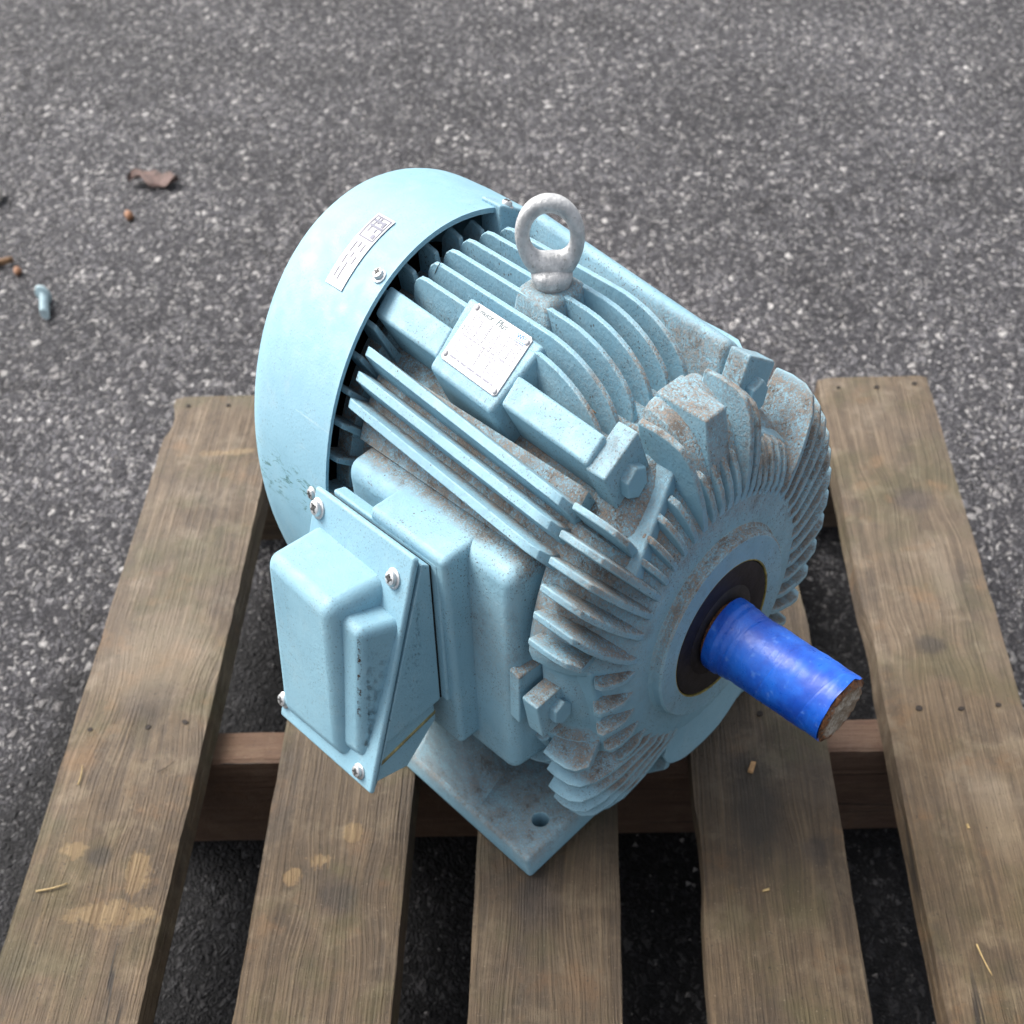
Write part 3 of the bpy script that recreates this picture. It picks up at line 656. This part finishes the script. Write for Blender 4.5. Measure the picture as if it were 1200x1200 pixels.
for ao, ai in ((44.0, 43.0), (38.0, 35.5), (31.8, 26.5), (25.3, 15.5)): shield_fin(ao, ai, 'long', 1.0, 1.1)
shield_fin(50.3, 49.5, 'stub'); shield_fin(18.5, 12.0, 'stub', 1.0, 1.1); shield_fin(-24.0, -27.0, 'stub', 1.05, 1.2)
for a_ in (9.0, -2.5, -14.0, -25.5, -36.5): shield_fin(a_, a_, 'low', 1.0, 1.15)
for ao, ai, lg in ((-31.0, -46.0, 1.25), (-37.0, -53.5, 1.55), (-42.5, -60.0, 1.75), (-47.5, -66.0, 1.85), (-53.0, -71.5, 1.7)): shield_fin(ao, ai, 'long', lg, 1.1)
for a_ in (49.5, 55.7, 62.3, 68.5): shield_fin(a_, a_, 'short', 1.0, 1.0)
for a_ in (74.5, 98.5, 102.5): shield_fin(a_, a_, 'long', 0.82 if a_ < 100 else 0.70)
for a_, kd in ((79.8, 'short'), (84.8, 'short'), (89.5, 'short'), (94.0, 'short'), (106.6, 'short'), (110.8, 'short'), (115.6, 'short'), (120.4, 'short'), (125.2, 'short')): shield_fin(a_, a_, kd)
for a_, lg in ((131.5, 1.0), (138.0, 1.02), (144.5, 1.05), (151.0, 1.08), (157.8, 1.12), (165.0, 1.18), (172.5, 1.22), (180.0, 1.26), (188.0, 1.28), (196.0, 1.32), (204.0, 1.40), (212.0, 1.35), (220.0, 1.30), (228.0, 1.25)): shield_fin(a_, a_, 'long', lg, 1.05)
def lug_pt(phi, x, r, t):
    a = R(phi); return (x, r * math.cos(a) - t * math.sin(a), r * math.sin(a) + t * math.cos(a))
SHOULDER = {64: ((-0.0300, 0.1125, 0.028), (-0.0150, 0.1000, -0.0370)), 116: ((-0.0235, 0.1030, 0.033), (-0.0250, 0.1080, -0.026)), -6: ((-0.0215, 0.1040, 0.034), (-0.0195, 0.1000, -0.046))}
bolt_me = None
for phi in LUG:
    A_, B_ = SHOULDER.get(phi, ((-0.024, 0.107, 0.032), (-0.024, 0.107, -0.032)))
    top = [(-0.0610, 0.1120, A_[2] * 0.9), A_, B_, (-0.0610, 0.1120, B_[2] * 0.9)]
    bot = [(x, r - 0.022 if x < -0.05 else r - 0.014, t * 0.95) for x, r, t in top]
    mk("lug_shoulder", *hexa([lug_pt(phi, *p) for p in top + bot]), M_HUB, shield, bevel=0.0020)
    c8 = [lug_pt(phi, x, r, t) for (r) in (0.1350, 0.100) for (x, t) in ((-0.0580, -0.0145), (-0.0430, -0.0145), (-0.0430, 0.0145), (-0.0580, 0.0145))]
    mk("bolt_lug", *hexa(c8), M_CAST, shield, bevel=0.0014)
    if bolt_me is None:
        v, f = disc_stack([(0.0088, -0.004), (0.0088, 0.0052), (0.0080, 0.0062)], 6)
        b = mk("hex_bolt", v, f, M_HUB, shield, smooth=False, bevel=0.0006); bolt_me = b.data
    else:
        b = bpy.data.objects.new("hex_bolt", bolt_me); col.objects.link(b); b.parent = shield
        md = b.modifiers.new("bevel", 'BEVEL'); md.width = 0.0006; md.segments = 2
    frame_to(b, lug_pt(phi, -0.0430, 0.1185, 0.0), (1, 0, 0), random.random())
# crown pad
mk("crown_pad", *hexa([(-0.0610, 0.0135, 0.1270), (-0.0250, 0.0120, 0.1255), (-0.0255, -0.0055, 0.1255), (-0.0615, -0.0085, 0.1270),
                       (-0.0630, 0.0145, 0.100), (-0.0170, 0.0125, 0.098), (-0.0175, -0.0060, 0.098), (-0.0635, -0.0095, 0.100)]), M_CAST, shield, bevel=0.0014)
# plain apron under the hub with a toothed rim
pts = []
for q in range(-130, -67, 4):
    rq = interp([(-130, 0.100), (-120, 0.114), (-105, 0.1235), (-85, 0.1235), (-75, 0.118), (-66, 0.100)], q); pts.append((rq * math.cos(R(q)), rq * math.sin(R(q))))
poly = [(-0.02, -0.05)] + pts + [(0.03, -0.05)]
n = len(poly); v = [L(-0.0098, s, z) for s, z in poly] + [L(-0.030, s, z) for s, z in poly]
mk("hub_apron", v, [tuple(range(n)), tuple(range(2 * n - 1, n - 1, -1))] + [(i, (i + 1) % n, n + (i + 1) % n, n + i) for i in range(n)], M_HUB, shield, bevel=0.0015)
for q in (-120, -112, -101, -90, -79):
    a = R(q); c, s_ = math.cos(a), math.sin(a)
    base = [L(x, 0.108 * c, 0.108 * s_) for x in (-0.050, -0.032, -0.0140)]; crest = [L(-0.050, 0.142 * c, 0.142 * s_), L(-0.032, 0.146 * c, 0.146 * s_), L(-0.0155, 0.130 * c, 0.130 * s_)]
    mk("rim_tooth", *ribbon(base, crest, Vector(L(0, -s_, c)), 0.0045, 0.0028), M_CAST, shield, bevel=0.0014, seg=2)
# shaft seal
seal = part("shaft_seal", lathe([(-0.0032, 0.0205), (-0.0012, 0.0215), (-0.0012, 0.0300), (-0.0015, 0.0305), (-0.0012, 0.0312), (-0.0010, 0.0448), (-0.0018, 0.0456), (-0.0032, 0.0456)], 96, cap=False), M_RUBBER, angle=40)
mk("grease_ring", *lathe([(-0.0030, 0.0456), (-0.0007, 0.0460), (-0.0005, 0.0470), (-0.0030, 0.0474)], 96, cap=False), M_GREASE, seal, angle=60)
# shaft wrapped in blue tape
shaft = part("shaft", lathe([(-0.004, 0.004), (-0.004, 0.0200), (0.0998, 0.0200), (0.1010, 0.0196), (0.1010, 0.0185)], 48, cap=False), M_RUST, angle=50)
def tape_sleeve():
    v, f = [], []; n, m = 72, 64
    st = [(0.0015, 0.0210)] + [(0.0020 + i * 0.0998 / (m - 1), None) for i in range(m)]
    for (x, r) in st:
        for i in range(n):
            a = 2 * math.pi * i / n
            rr = 0.0222 + (0.0016 if x < 0.0100 else 0.0009 if x < 0.0175 else 0.0005 if 0.0175 <= x < 0.022 else 0.0)
            rr += 0.00050 * noise.noise(Vector((x * 60, math.cos(a) * 1.4, math.sin(a) * 1.4))) + 0.00022 * noise.noise(Vector((x * 420, math.cos(a) * 2, math.sin(a) * 2 + 3)))
            lap = (x * 30 + a * 0.159) % 1.0; rr += 0.00008 * (1 - lap)
            if r is not None: rr = r
            xx = x
            if x > 0.1010: xx = x - 0.0014 + 0.0012 * noise.noise(Vector((math.cos(a) * 2.3, math.sin(a) * 2.3, 5))) + (0.0024 if abs(a - 2.0) < 0.16 else 0)
            v.append(L(xx, rr * math.cos(a), rr * math.sin(a)))
    for k in range(len(st) - 1):
        for i in range(n): j = (i + 1) % n; f.append((k * n + i, k * n + j, (k + 1) * n + j, (k + 1) * n + i))
    k = len(st) - 1; b = len(v)
    for i in range(n):
        a = 2 * math.pi * i / n; v.append(L(0.1002, 0.0204 * math.cos(a), 0.0204 * math.sin(a)))
    for i in range(n): j = (i + 1) % n; f.append((k * n + i, k * n + j, b + j, b + i))
    return v, f
tp = mk("tape_wrap", *tape_sleeve(), M_TAPE, shaft, angle=60); tag(tp, "bright blue tape wrapped round the shaft")
def rusty_disc():
    v, f = [], []; rings, n = 12, 48
    for k in range(rings + 1):
        r = 0.0222 * k / rings
        for i in range(n):
            a = 2 * math.pi * i / n; y, z = r * math.cos(a), r * math.sin(a)
            x = 0.1030 + 0.0017 * noise.noise(Vector((y * 200, z * 200, 1))) + 0.0010 * noise.noise(Vector((y * 700, z * 700, 4)))
            if r < 0.0024: x -= 0.0035
            if r > 0.0200: x -= 0.0022
            v.append(L(x, y, z))
    for k in range(rings):
        for i in range(n): j = (i + 1) % n; f.append((k * n + i, k * n + j, (k + 1) * n + j, (k + 1) * n + i))
    return v, f
tag(mk("shaft_end_face", *rusty_disc(), M_RUST, shaft), "rusty bare shaft end")

# --- eye bolt
EX, EZ = -0.1546, 0.1428
v, f = disc_stack([(0.0100, -0.006), (0.0108, 0.0), (0.0118, 0.0015), (0.0118, 0.0042), (0.0108, 0.0058), (0.0085, 0.0070), (0.0050, 0.0076)], 32)
eye = mk("eye_bolt", v, f, M_EYE, motor, angle=50); eye.location = (EX, 0, AX + EZ - 0.0008)
eye.rotation_euler = (0, 0, R(45))
v, f = [], []; nA, nB = 64, 20
for i in range(nA):
    a = 2 * math.pi * i / nA; fat = 1.06 + 0.85 * max(0, -math.sin(a)) ** 3
    for j in range(nB):
        b = 2 * math.pi * j / nB; rr = 0.0039 * fat
        ca, sa = math.cos(a), math.sin(a)
        v.append(((0.0151 + rr * math.cos(b)) * ca, rr * math.sin(b), 0.0194 + (0.0128 + rr * 0.86 * math.cos(b)) * sa))
for i in range(nA):
    for j in range(nB): f.append((i * nB + j, ((i + 1) % nA) * nB + j, ((i + 1) % nA) * nB + (j + 1) % nB, i * nB + (j + 1) % nB))
mk("lifting_ring", v, f, M_EYE, eye)

# --- nameplate
def npt(u, w, lift=0.0):                           # u 0..1 along the axis, w 0..1 down the plate
    off = 0.1383 + lift
    a = U(-0.1782, off, 0.0369); b = U(-0.1299, off, 0.0351); c = U(-0.1327, off, 0.0002); d = U(-0.1824, off, 0.0031)
    return tuple((1 - u) * (1 - w) * a[i] + u * (1 - w) * b[i] + u * w * c[i] + (1 - u) * w * d[i] for i in range(3))
cs = [(0.0, 0.04), (0.04, 0.0), (0.96, 0.0), (1.0, 0.04), (1.0, 0.96), (0.96, 1.0), (0.04, 1.0), (0.0, 0.96)]
v = [L(*npt(u, w)) for u, w in cs] + [L(*npt(u, w, -0.0010)) for u, w in cs]
plate = part("nameplate", (v, [tuple(range(8)), tuple(range(15, 7, -1))] + [(i, (i + 1) % 8, 8 + (i + 1) % 8, 8 + i) for i in range(8)]), M_PLATE, bevel=0.0003)
tag(plate, "silver rating plate printed with a grid of small text")
def print_strip(u0, u1, w0, w1, mat=M_INK, name="print_line"):
    q = [(u0, w0), (u1, w0), (u1, w1), (u0, w1)]
    v = [L(*npt(u, w, 0.00012)) for u, w in q] + [L(*npt(u, w, -0.0001)) for u, w in q]
    return mk(name, v, [(0, 1, 2, 3), (7, 6, 5, 4), (0, 4, 5, 1), (1, 5, 6, 2), (2, 6, 7, 3), (3, 7, 4, 0)], mat, plate, smooth=False)
for w in (0.17, 0.235, 0.30, 0.365, 0.43, 0.50, 0.56, 0.62, 0.68, 0.74, 0.80):
    print_strip(0.10, 0.93, w, w + 0.010)
print_strip(0.10, 0.106, 0.17, 0.805); print_strip(0.925, 0.931, 0.17, 0.805)
for (u, w0, w1) in ((0.25, 0.17, 0.50), (0.40, 0.17, 0.50), (0.56, 0.17, 0.50), (0.70, 0.17, 0.50), (0.82, 0.17, 0.50), (0.48, 0.50, 0.80), (0.66, 0.56, 0.80)):
    print_strip(u, u + 0.004, w0, w1)
rnd = random.Random(3)
for r_ in range(10):                                # the rows of tiny figures, too small to read
    w = 0.185 + r_ * 0.0628; u = 0.12
    while u < 0.88:
        ln = rnd.uniform(0.025, 0.085)
        if rnd.random() < 0.72: print_strip(u, min(u + ln, 0.90), w + 0.016, w + 0.029, name="print_figures")
        u += ln + rnd.uniform(0.015, 0.05)
u = 0.12
for ln in (0.10, 0.035, 0.09, 0.12, 0.10, 0.11, 0.03):
    print_strip(u, u + ln, 0.87, 0.90, name="print_figures"); u += ln + 0.028
def letters(text, u, w, size, mat, shear=0.0, name="lettering", dz=0.0):
    cu = bpy.data.curves.new(name, 'FONT'); cu.body = text; cu.size = size; cu.shear = shear; cu.extrude = 0.00006; cu.resolution_u = 3
    tmp = bpy.data.objects.new(name, cu); col.objects.link(tmp); bpy.context.view_layer.update()
    me = bpy.data.meshes.new_from_object(tmp.evaluated_get(bpy.context.evaluated_depsgraph_get()))
    bpy.data.objects.remove(tmp, do_unlink=True)
    o = bpy.data.objects.new(name, me); col.objects.link(o); o.parent = plate; me.materials.clear(); me.materials.append(mat)
    P0 = Vector(L(*npt(u, w, 0.0001))); X = (Vector(L(*npt(u + 0.1, w, 0.0001))) - P0).normalized(); Yv = (Vector(L(*npt(u, w - 0.1, 0.0001))) - P0)
    Z = X.cross(Yv).normalized(); Yv = Z.cross(X)
    o.matrix_local = Matrix(((X.x, Yv.x, Z.x, P0.x), (X.y, Yv.y, Z.y, P0.y), (X.z, Yv.z, Z.z, P0.z), (0, 0, 0, 1)))
    return o
letters("motor", 0.13, 0.125, 0.0042, M_INKD, 0.2)
letters("Plus", 0.42, 0.135, 0.0052, M_INKD, 0.35)
letters("WEG", 0.775, 0.125, 0.0040, M_INKB)
print_strip(0.77, 0.945, 0.142, 0.153, M_INKB); print_strip(0.77, 0.945, 0.165, 0.172, M_INKB)
letters("2", 0.035, 0.46, 0.0034, M_INKD)
for (u, w) in ((0.055, 0.07), (0.955, 0.10), (0.045, 0.90), (0.955, 0.93)):
    v, f = disc_stack([(0.0017, -0.001), (0.0017, 0.0003), (0.0012, 0.0008), (0.0004, 0.0010)], 12)
    rv = mk("rivet", v, f, M_PLATE, plate, angle=50); frame_to(rv, npt(u, w), (0, 0.5, 0.866))

# --- terminal box: wedge base, tilted cover with deep dome
tbox = part("terminal_box", prism([(0.1440, 0.0660), (0.1490, 0.0690), (0.2310, -0.0595), (0.2100, -0.0300), (0.1600, -0.0265)], -0.2200, -0.1200), M_BOX, bevel=0.0022)
mk("gasket_flange", *prism([(0.1325, 0.0655), (0.1420, 0.0675), (0.1580, -0.0270), (0.1490, -0.0300)], -0.2160, -0.1150), M_BOX, tbox, bevel=0.0018)
mk("seam", *prism([(0.1416, 0.0640), (0.1445, 0.0655), (0.1606, -0.0260), (0.1576, -0.0265)], -0.2190, -0.1212), M_DARK, tbox)
mk("gland_plate", *prism([(0.1640, -0.0250), (0.2120, -0.0270), (0.2290, -0.0575), (0.2000, -0.0640), (0.1660, -0.0420)], -0.2180, -0.1225), M_BOX, tbox, bevel=0.0015)
mk("gland_gasket", *prism([(0.1655, -0.0345), (0.2190, -0.0440), (0.2196, -0.0462), (0.1660, -0.0365)], -0.2170, -0.1218), M_GASKET, tbox)
TD = (0.5368, -0.8437); TNm = (0.8437, 0.5368)      # down the cover, and straight out of it
LN = 0.1580
cvr = mk("cover", *hexa([C(-0.2165, -0.001, 0.0045), C(-0.2280, LN, 0.0045), C(-0.1185, LN, 0.0045), C(-0.1205, -0.001, 0.0045),
                          C(-0.2165, -0.001, 0.0), C(-0.2280, LN, 0.0), C(-0.1185, LN, 0.0), C(-0.1205, -0.001, 0.0)]), M_BOX, tbox, bevel=0.0030, seg=4)
def dome(name, b, t_, bev):                        # b = base corners, t_ = top corners as (x, d, h)
    return mk(name, *hexa([C(*p) for p in t_] + [C(*p) for p in b]), M_BOX, cvr, bevel=bev, seg=6)
dome("cover_dome", [(-0.2150, 0.0100, -0.012), (-0.2255, 0.1535, -0.012), (-0.1390, 0.1520, -0.012), (-0.1405, 0.0120, -0.012)],
     [(-0.2100, 0.0380, 0.0410), (-0.2215, 0.1480, 0.0085), (-0.1520, 0.1470, 0.0085), (-0.1440, 0.0420, 0.0405)], 0.0085)
dome("cover_side_bulge", [(-0.1760, 0.0280, -0.010), (-0.1760, 0.1480, -0.012), (-0.1240, 0.1390, -0.012), (-0.1212, 0.0320, -0.010)],
     [(-0.1650, 0.0430, 0.0320), (-0.1650, 0.1400, 0.0070), (-0.1330, 0.1360, 0.0070), (-0.1275, 0.0470, 0.0290)], 0.0055)
for (x, dd) in ((-0.2105, 0.0100), (-0.1345, 0.0170), (-0.2235, 0.1440), (-0.1335, 0.1480)):
    og = C(x, dd, 0.0046); nr = (0, TNm[0], TNm[1])
    screw(cvr, og, nr, 0.0045, random.random()); cross(cvr, og, nr, 0.0045, random.random() * 2)
# rain drops clinging to the cover
dv, df = [], []; rnd = random.Random(5)
def drop(P, N, X, r, el):
    n0 = len(dv); Y = N.cross(X)
    for (k, z) in ((1.0, -0.1), (0.93, 0.12), (0.60, 0.26), (0.0, 0.31)):
        for i in range(8):
            a = 2 * math.pi * i / 8; p = P + X * (r * el * k * math.cos(a)) + Y * (r * k * math.sin(a)) + N * (r * z); dv.append(tuple(p))
    for k in range(3):
        for i in range(8): j = (i + 1) % 8; df.append((n0 + k * 8 + i, n0 + k * 8 + j, n0 + (k + 1) * 8 + j, n0 + (k + 1) * 8 + i))
for k in range(95):
    d_ = rnd.uniform(0.058, 0.126); f0 = (d_ - 0.047) / 0.089; ht = 0.0300 - 0.0230 * f0; xt = -0.1275 - 0.0055 * f0; xb_ = -0.1212 - 0.0028 * f0
    hh = rnd.uniform(0.0055, max(0.0065, ht - 0.005)); xx = xb_ + (xt - xb_) * (hh + 0.010) / (ht + 0.010)
    N = Vector(L(0.93, 0.30, 0.19)).normalized(); X = Vector(L(0, TD[0], TD[1])).normalized(); X = (X - N * X.dot(N)).normalized()
    drop(Vector(L(*C(xx, d_, hh))) + N * 0.0001, N, X, 0.0004 + 0.0011 * rnd.random() ** 2, rnd.uniform(1.0, 1.8))
for k in range(60):
    f_ = rnd.random(); zz = 0.05 - 0.085 * f_; s0 = 0.152 + 0.02 * f_; s1 = 0.158 + 0.05 * f_
    N = Vector((1, 0, 0)); X = Vector((0, 0, -1)); drop(Vector(L(-0.1199, rnd.uniform(s0 + .006, s1), zz)), N, X, rnd.uniform(0.0003, 0.0008), rnd.uniform(1.0, 1.6))
tag(mk("water_drops", dv, df, M_DROP, tbox), "small clear rain drops on the terminal box side", kind="stuff")

# ------------------------------------------------------------------ loose things lying about
M_LOOSEBOLT = simple("pale_zinc_bolt", (0.55, 0.70, 0.74), 0.4, 0.2, 200, 0.2, 0.2)
M_LEAF = simple("dry_brown_leaf", (0.115, 0.072, 0.062), 0.8, 0, 120, 0.6, 0.35)
M_TWIG = simple("dry_twig_bark", (0.23, 0.13, 0.065), 0.8, 0, 160, 0.6, 0.35)
M_STRAW = simple("dry_straw", (0.42, 0.30, 0.13), 0.6, 0, 220, 0.3, 0.25)
M_CHIP = simple("fresh_wood_chip", (0.40, 0.23, 0.10), 0.7, 0, 260, 0.4, 0.25)
M_NEEDLE = simple("dark_pine_needle", (0.050, 0.034, 0.020), 0.7)
M_PEB = simple("pale_pebble", (0.60, 0.57, 0.52), 0.6, 0, 120, 0.4, 0.2)
M_SEED = simple("orange_seed_husk", (0.30, 0.145, 0.075), 0.7, 0, 200, 0.4, 0.3)
M_GRIT = simple("loose_grit", (0.20, 0.19, 0.185), 0.75, 0, 60, 0.4, 0.5)
# bolt dropped on the asphalt
P0, P1 = Vector((-0.3965, 0.5487, GZ)), Vector((-0.3758, 0.4750, GZ))
e = empty("loose_bolt", (P0.x, P0.y, GZ + 0.0062), math.atan2(P1.y - P0.y, P1.x - P0.x))
tag(e, "small pale zinc hex bolt lying on the asphalt left of the fan cover", "bolt")
ln = (P1 - P0).length
def xrod(rings, n): 
    v, f = disc_stack(rings, n); return [(z, x, y) for (x, y, z) in v], f
mk("bolt_head", *xrod([(0.0060, -0.002), (0.0080, 0.0015), (0.0086, 0.0115), (0.0086, 0.0125)], 6), M_LOOSEBOLT, e, smooth=False, loc=(0, 0, 0.004))
mk("bolt_flange", *xrod([(0.0112, 0.0), (0.0112, 0.003), (0.0095, 0.0042)], 24), M_LOOSEBOLT, e, angle=40, loc=(0.0125, 0, 0.0050))
rings = []
for k in range(24): rings += [(0.0056, 0.0 + k * 0.0022), (0.0066, 0.0011 + k * 0.0022)]
mk("bolt_shank", *xrod(rings, 14), M_LOOSEBOLT, e, angle=60, loc=(0.0168, 0, 0.0030))
# leaf
lv, lf = [], []; n = 14
for i in range(n + 1):
    u = i / n; x = -0.047 + 0.094 * u; w = 0.023 * math.sin(math.pi * u) ** 0.8 * (1 + 0.35 * math.sin(u * 17)) + 0.001
    for sg in (-1, 0, 1):
        lv.append((x, sg * w + 0.006 * math.sin(u * 5), 0.004 + 0.007 * abs(sg) * (0.6 + 0.5 * math.sin(u * 9 + sg)) + 0.003 * math.sin(u * 7)))
for i in range(n):
    for k in range(2): a = i * 3 + k; lf.append((a, a + 1, a + 4, a + 3))
lo = mk("dry_leaf", lv, lf, M_LEAF, None, loc=(-0.292, 0.910, GZ + 0.001)); md = lo.modifiers.new("thick", 'SOLIDIFY'); md.thickness = 0.0008
tag(lo, "crumpled purple brown leaf on the asphalt behind the fan cover", "leaf")
def stick(name, A, B, r, mat, label, cat, bend=0.0, n=8, group=None):
    A, B = Vector(A), Vector(B); d = (B - A); side = d.cross(Vector((0, 0, 1))).normalized(); v, f = [], []
    for i in range(n + 1):
        u = i / n; c = A + d * u + side * (bend * math.sin(math.pi * u)); rr = r * (1.0 - 0.35 * u)
        for k in range(6):
            a = 2 * math.pi * k / 6; v.append(tuple(c - A + side * (rr * math.cos(a)) + Vector((0, 0, 1)) * (rr * math.sin(a))))
    for i in range(n):
        for k in range(6): j = (k + 1) % 6; f.append((i * 6 + k, i * 6 + j, (i + 1) * 6 + j, (i + 1) * 6 + k))
    f += [tuple(range(6)), tuple(n * 6 + k for k in range(6))]
    o = mk(name, v, f, mat, None, loc=tuple(A)); tag(o, label, cat, group); return o
stick("twig", (-0.560, 0.628, GZ + 0.006), (-0.4807, 0.6579, GZ + 0.006), 0.0055, M_TWIG, "short brown twig at the left edge of the asphalt", "twig", 0.003)
stick("straw", (0.0169, -0.6827, 0.0018), (0.0420, -0.6757, 0.0020), 0.0009, M_STRAW, "pale straw lying across the leftmost deck board", "straw", 0.001)
stick("straw", (0.0250, -0.5713, 0.0016), (0.0238, -0.5500, 0.0018), 0.0007, M_STRAW, "short straw lying lengthwise near the left edge of the leftmost deck board", "straw", 0.001)
stick("straw", (0.0945, -0.5587, 0.0014), (0.1080, -0.5464, 0.0016), 0.0004, M_NEEDLE, "dark hair thin straw on the right half of the leftmost deck board", "straw", 0.001)
stick("splinter", (0.7939, -0.7480, 0.0014), (0.8003, -0.7760, 0.0016), 0.0006, M_STRAW, "thin splinter on the rightmost deck board near the bottom edge", "splinter", 0.0005)
def lump(name, P, r, mat, label, cat, sx=1.0, sy=1.0, sz=0.6, seed=1, rot=0.0, group=None, sub=2):
    bm = bmesh.new(); bmesh.ops.create_icosphere(bm, subdivisions=sub, radius=1.0)
    for q in bm.verts:
        k = 1 + 0.28 * noise.noise(q.co * 1.3 + Vector((seed * 3.1, seed, 0))); q.co = Vector((q.co.x * sx, q.co.y * sy, q.co.z * sz)) * (k * r)
    me = bpy.data.meshes.new(name); bm.to_mesh(me); bm.free(); me.materials.append(mat)
    for p in me.polygons: p.use_smooth = True
    o = bpy.data.objects.new(name, me); col.objects.link(o); o.location = P; o.rotation_euler = (0, 0, rot); tag(o, label, cat, group); return o
lump("pebble", (-0.578, 0.8712, GZ + 0.010), 0.021, M_PEB, "large white pebble cut off by the left edge of the picture", "pebble", 1, 1.1, 0.8, 2)
lump("seed_husk", (-0.3128, 0.7919, GZ + 0.005), 0.0085, M_SEED, "orange brown seed husk on the asphalt below the leaf", "seed husk", 0.8, 1.3, 0.7, 3)
lump("seed_husk", (-0.4638, 0.6230, GZ + 0.005), 0.0075, M_SEED, "orange brown seed husk on the asphalt next to the twig", "seed husk", 0.8, 1.3, 0.7, 4)
def chip(name, P, a, b, h, rz, mat, label, cat):
    v = [(-a, -b, 0), (a * 0.9, -b * 1.1, 0), (a, b, 0), (-a * 0.8, b * 0.9, 0), (-a * 0.9, -b * 0.9, h), (a * 0.85, -b, h * 0.8), (a * 0.95, b * 0.9, h), (-a * 0.75, b * 0.8, h * 1.1)]
    o = mk(name, v, [(3, 2, 1, 0), (4, 5, 6, 7), (0, 1, 5, 4), (1, 2, 6, 5), (2, 3, 7, 6), (3, 0, 4, 7)], mat, None, smooth=False, loc=P); o.rotation_euler = (0.05, 0.04, rz)
    tag(o, label, cat); return o
chip("wood_chip", (0.6309, -0.5664, 0.0006), 0.0026, 0.0058, 0.0022, -0.3, M_CHIP, "orange wood chip on the deck board below the taped shaft", "wood chip")
chip("wood_chip", (0.6310, -0.6940, 0.0006), 0.0032, 0.0010, 0.0010, 0.3, M_STRAW, "pale sliver of wood on the deck board below the orange chip", "wood chip")
chip("wood_chip", (0.8095, -0.6341, 0.0006), 0.0010, 0.0022, 0.0010, 0.2, M_STRAW, "tiny pale wood crumb on the rightmost deck board", "wood chip")
# pine needles caught in the fins
def in_motor(x, s, z): return motor.matrix_basis @ (Vector((0, 0, AX)) + Vector(L(x, s, z)))
stick("pine_needle", in_motor(-0.124, 0.026, 0.1195), in_motor(-0.104, 0.032, 0.1178), 0.0005, M_NEEDLE, "dark curled pine needle between the crown fins beside the nameplate", "pine needle", 0.006)
stick("pine_needle", in_motor(-0.102, 0.030, 0.1185), in_motor(-0.084, 0.037, 0.1172), 0.0005, M_TWIG, "brown pine needle between the crown fins just ahead of the curled one", "pine needle", 0.002)
stick("pine_needle", in_motor(-0.232, 0.0255, 0.1290), in_motor(-0.222, 0.0265, 0.1395), 0.0004, M_NEEDLE, "upright dark pine needle against a crown fin near the fan cover", "pine needle", 0.001)
# loose grit on the asphalt: far too much to count
gvv, gff = [], []; rnd = random.Random(11)
tet = [(0.94, 0, -0.33), (-0.47, 0.82, -0.33), (-0.47, -0.82, -0.33), (0.35, 0.3, 0.75), (-0.35, -0.2, 0.8)]
tf = [(0, 1, 3), (1, 4, 3), (1, 2, 4), (2, 0, 4), (0, 3, 4), (2, 1, 0)]
for k in range(5200):
    x, y = rnd.uniform(-0.9, 1.5), rnd.uniform(-1.0, 1.7)
    r = 0.0012 + 0.0034 * rnd.random() ** 3; a = rnd.random() * 6.28; n0 = len(gvv)
    for (px, py, pz) in tet:
        j = rnd.uniform(0.75, 1.25); gvv.append((x + r * j * (px * math.cos(a) - py * math.sin(a)), y + r * j * (px * math.sin(a) + py * math.cos(a)), r * 0.3 + r * pz * 0.75 * j))
    gff += [tuple(n0 + q for q in t_) for t_ in tf]
grit = mk("loose_grit", gvv, gff, M_GRIT, None, smooth=False, loc=(0, 0, GZ)); tag(grit, "fine loose grit scattered over the asphalt", "grit", kind="stuff")
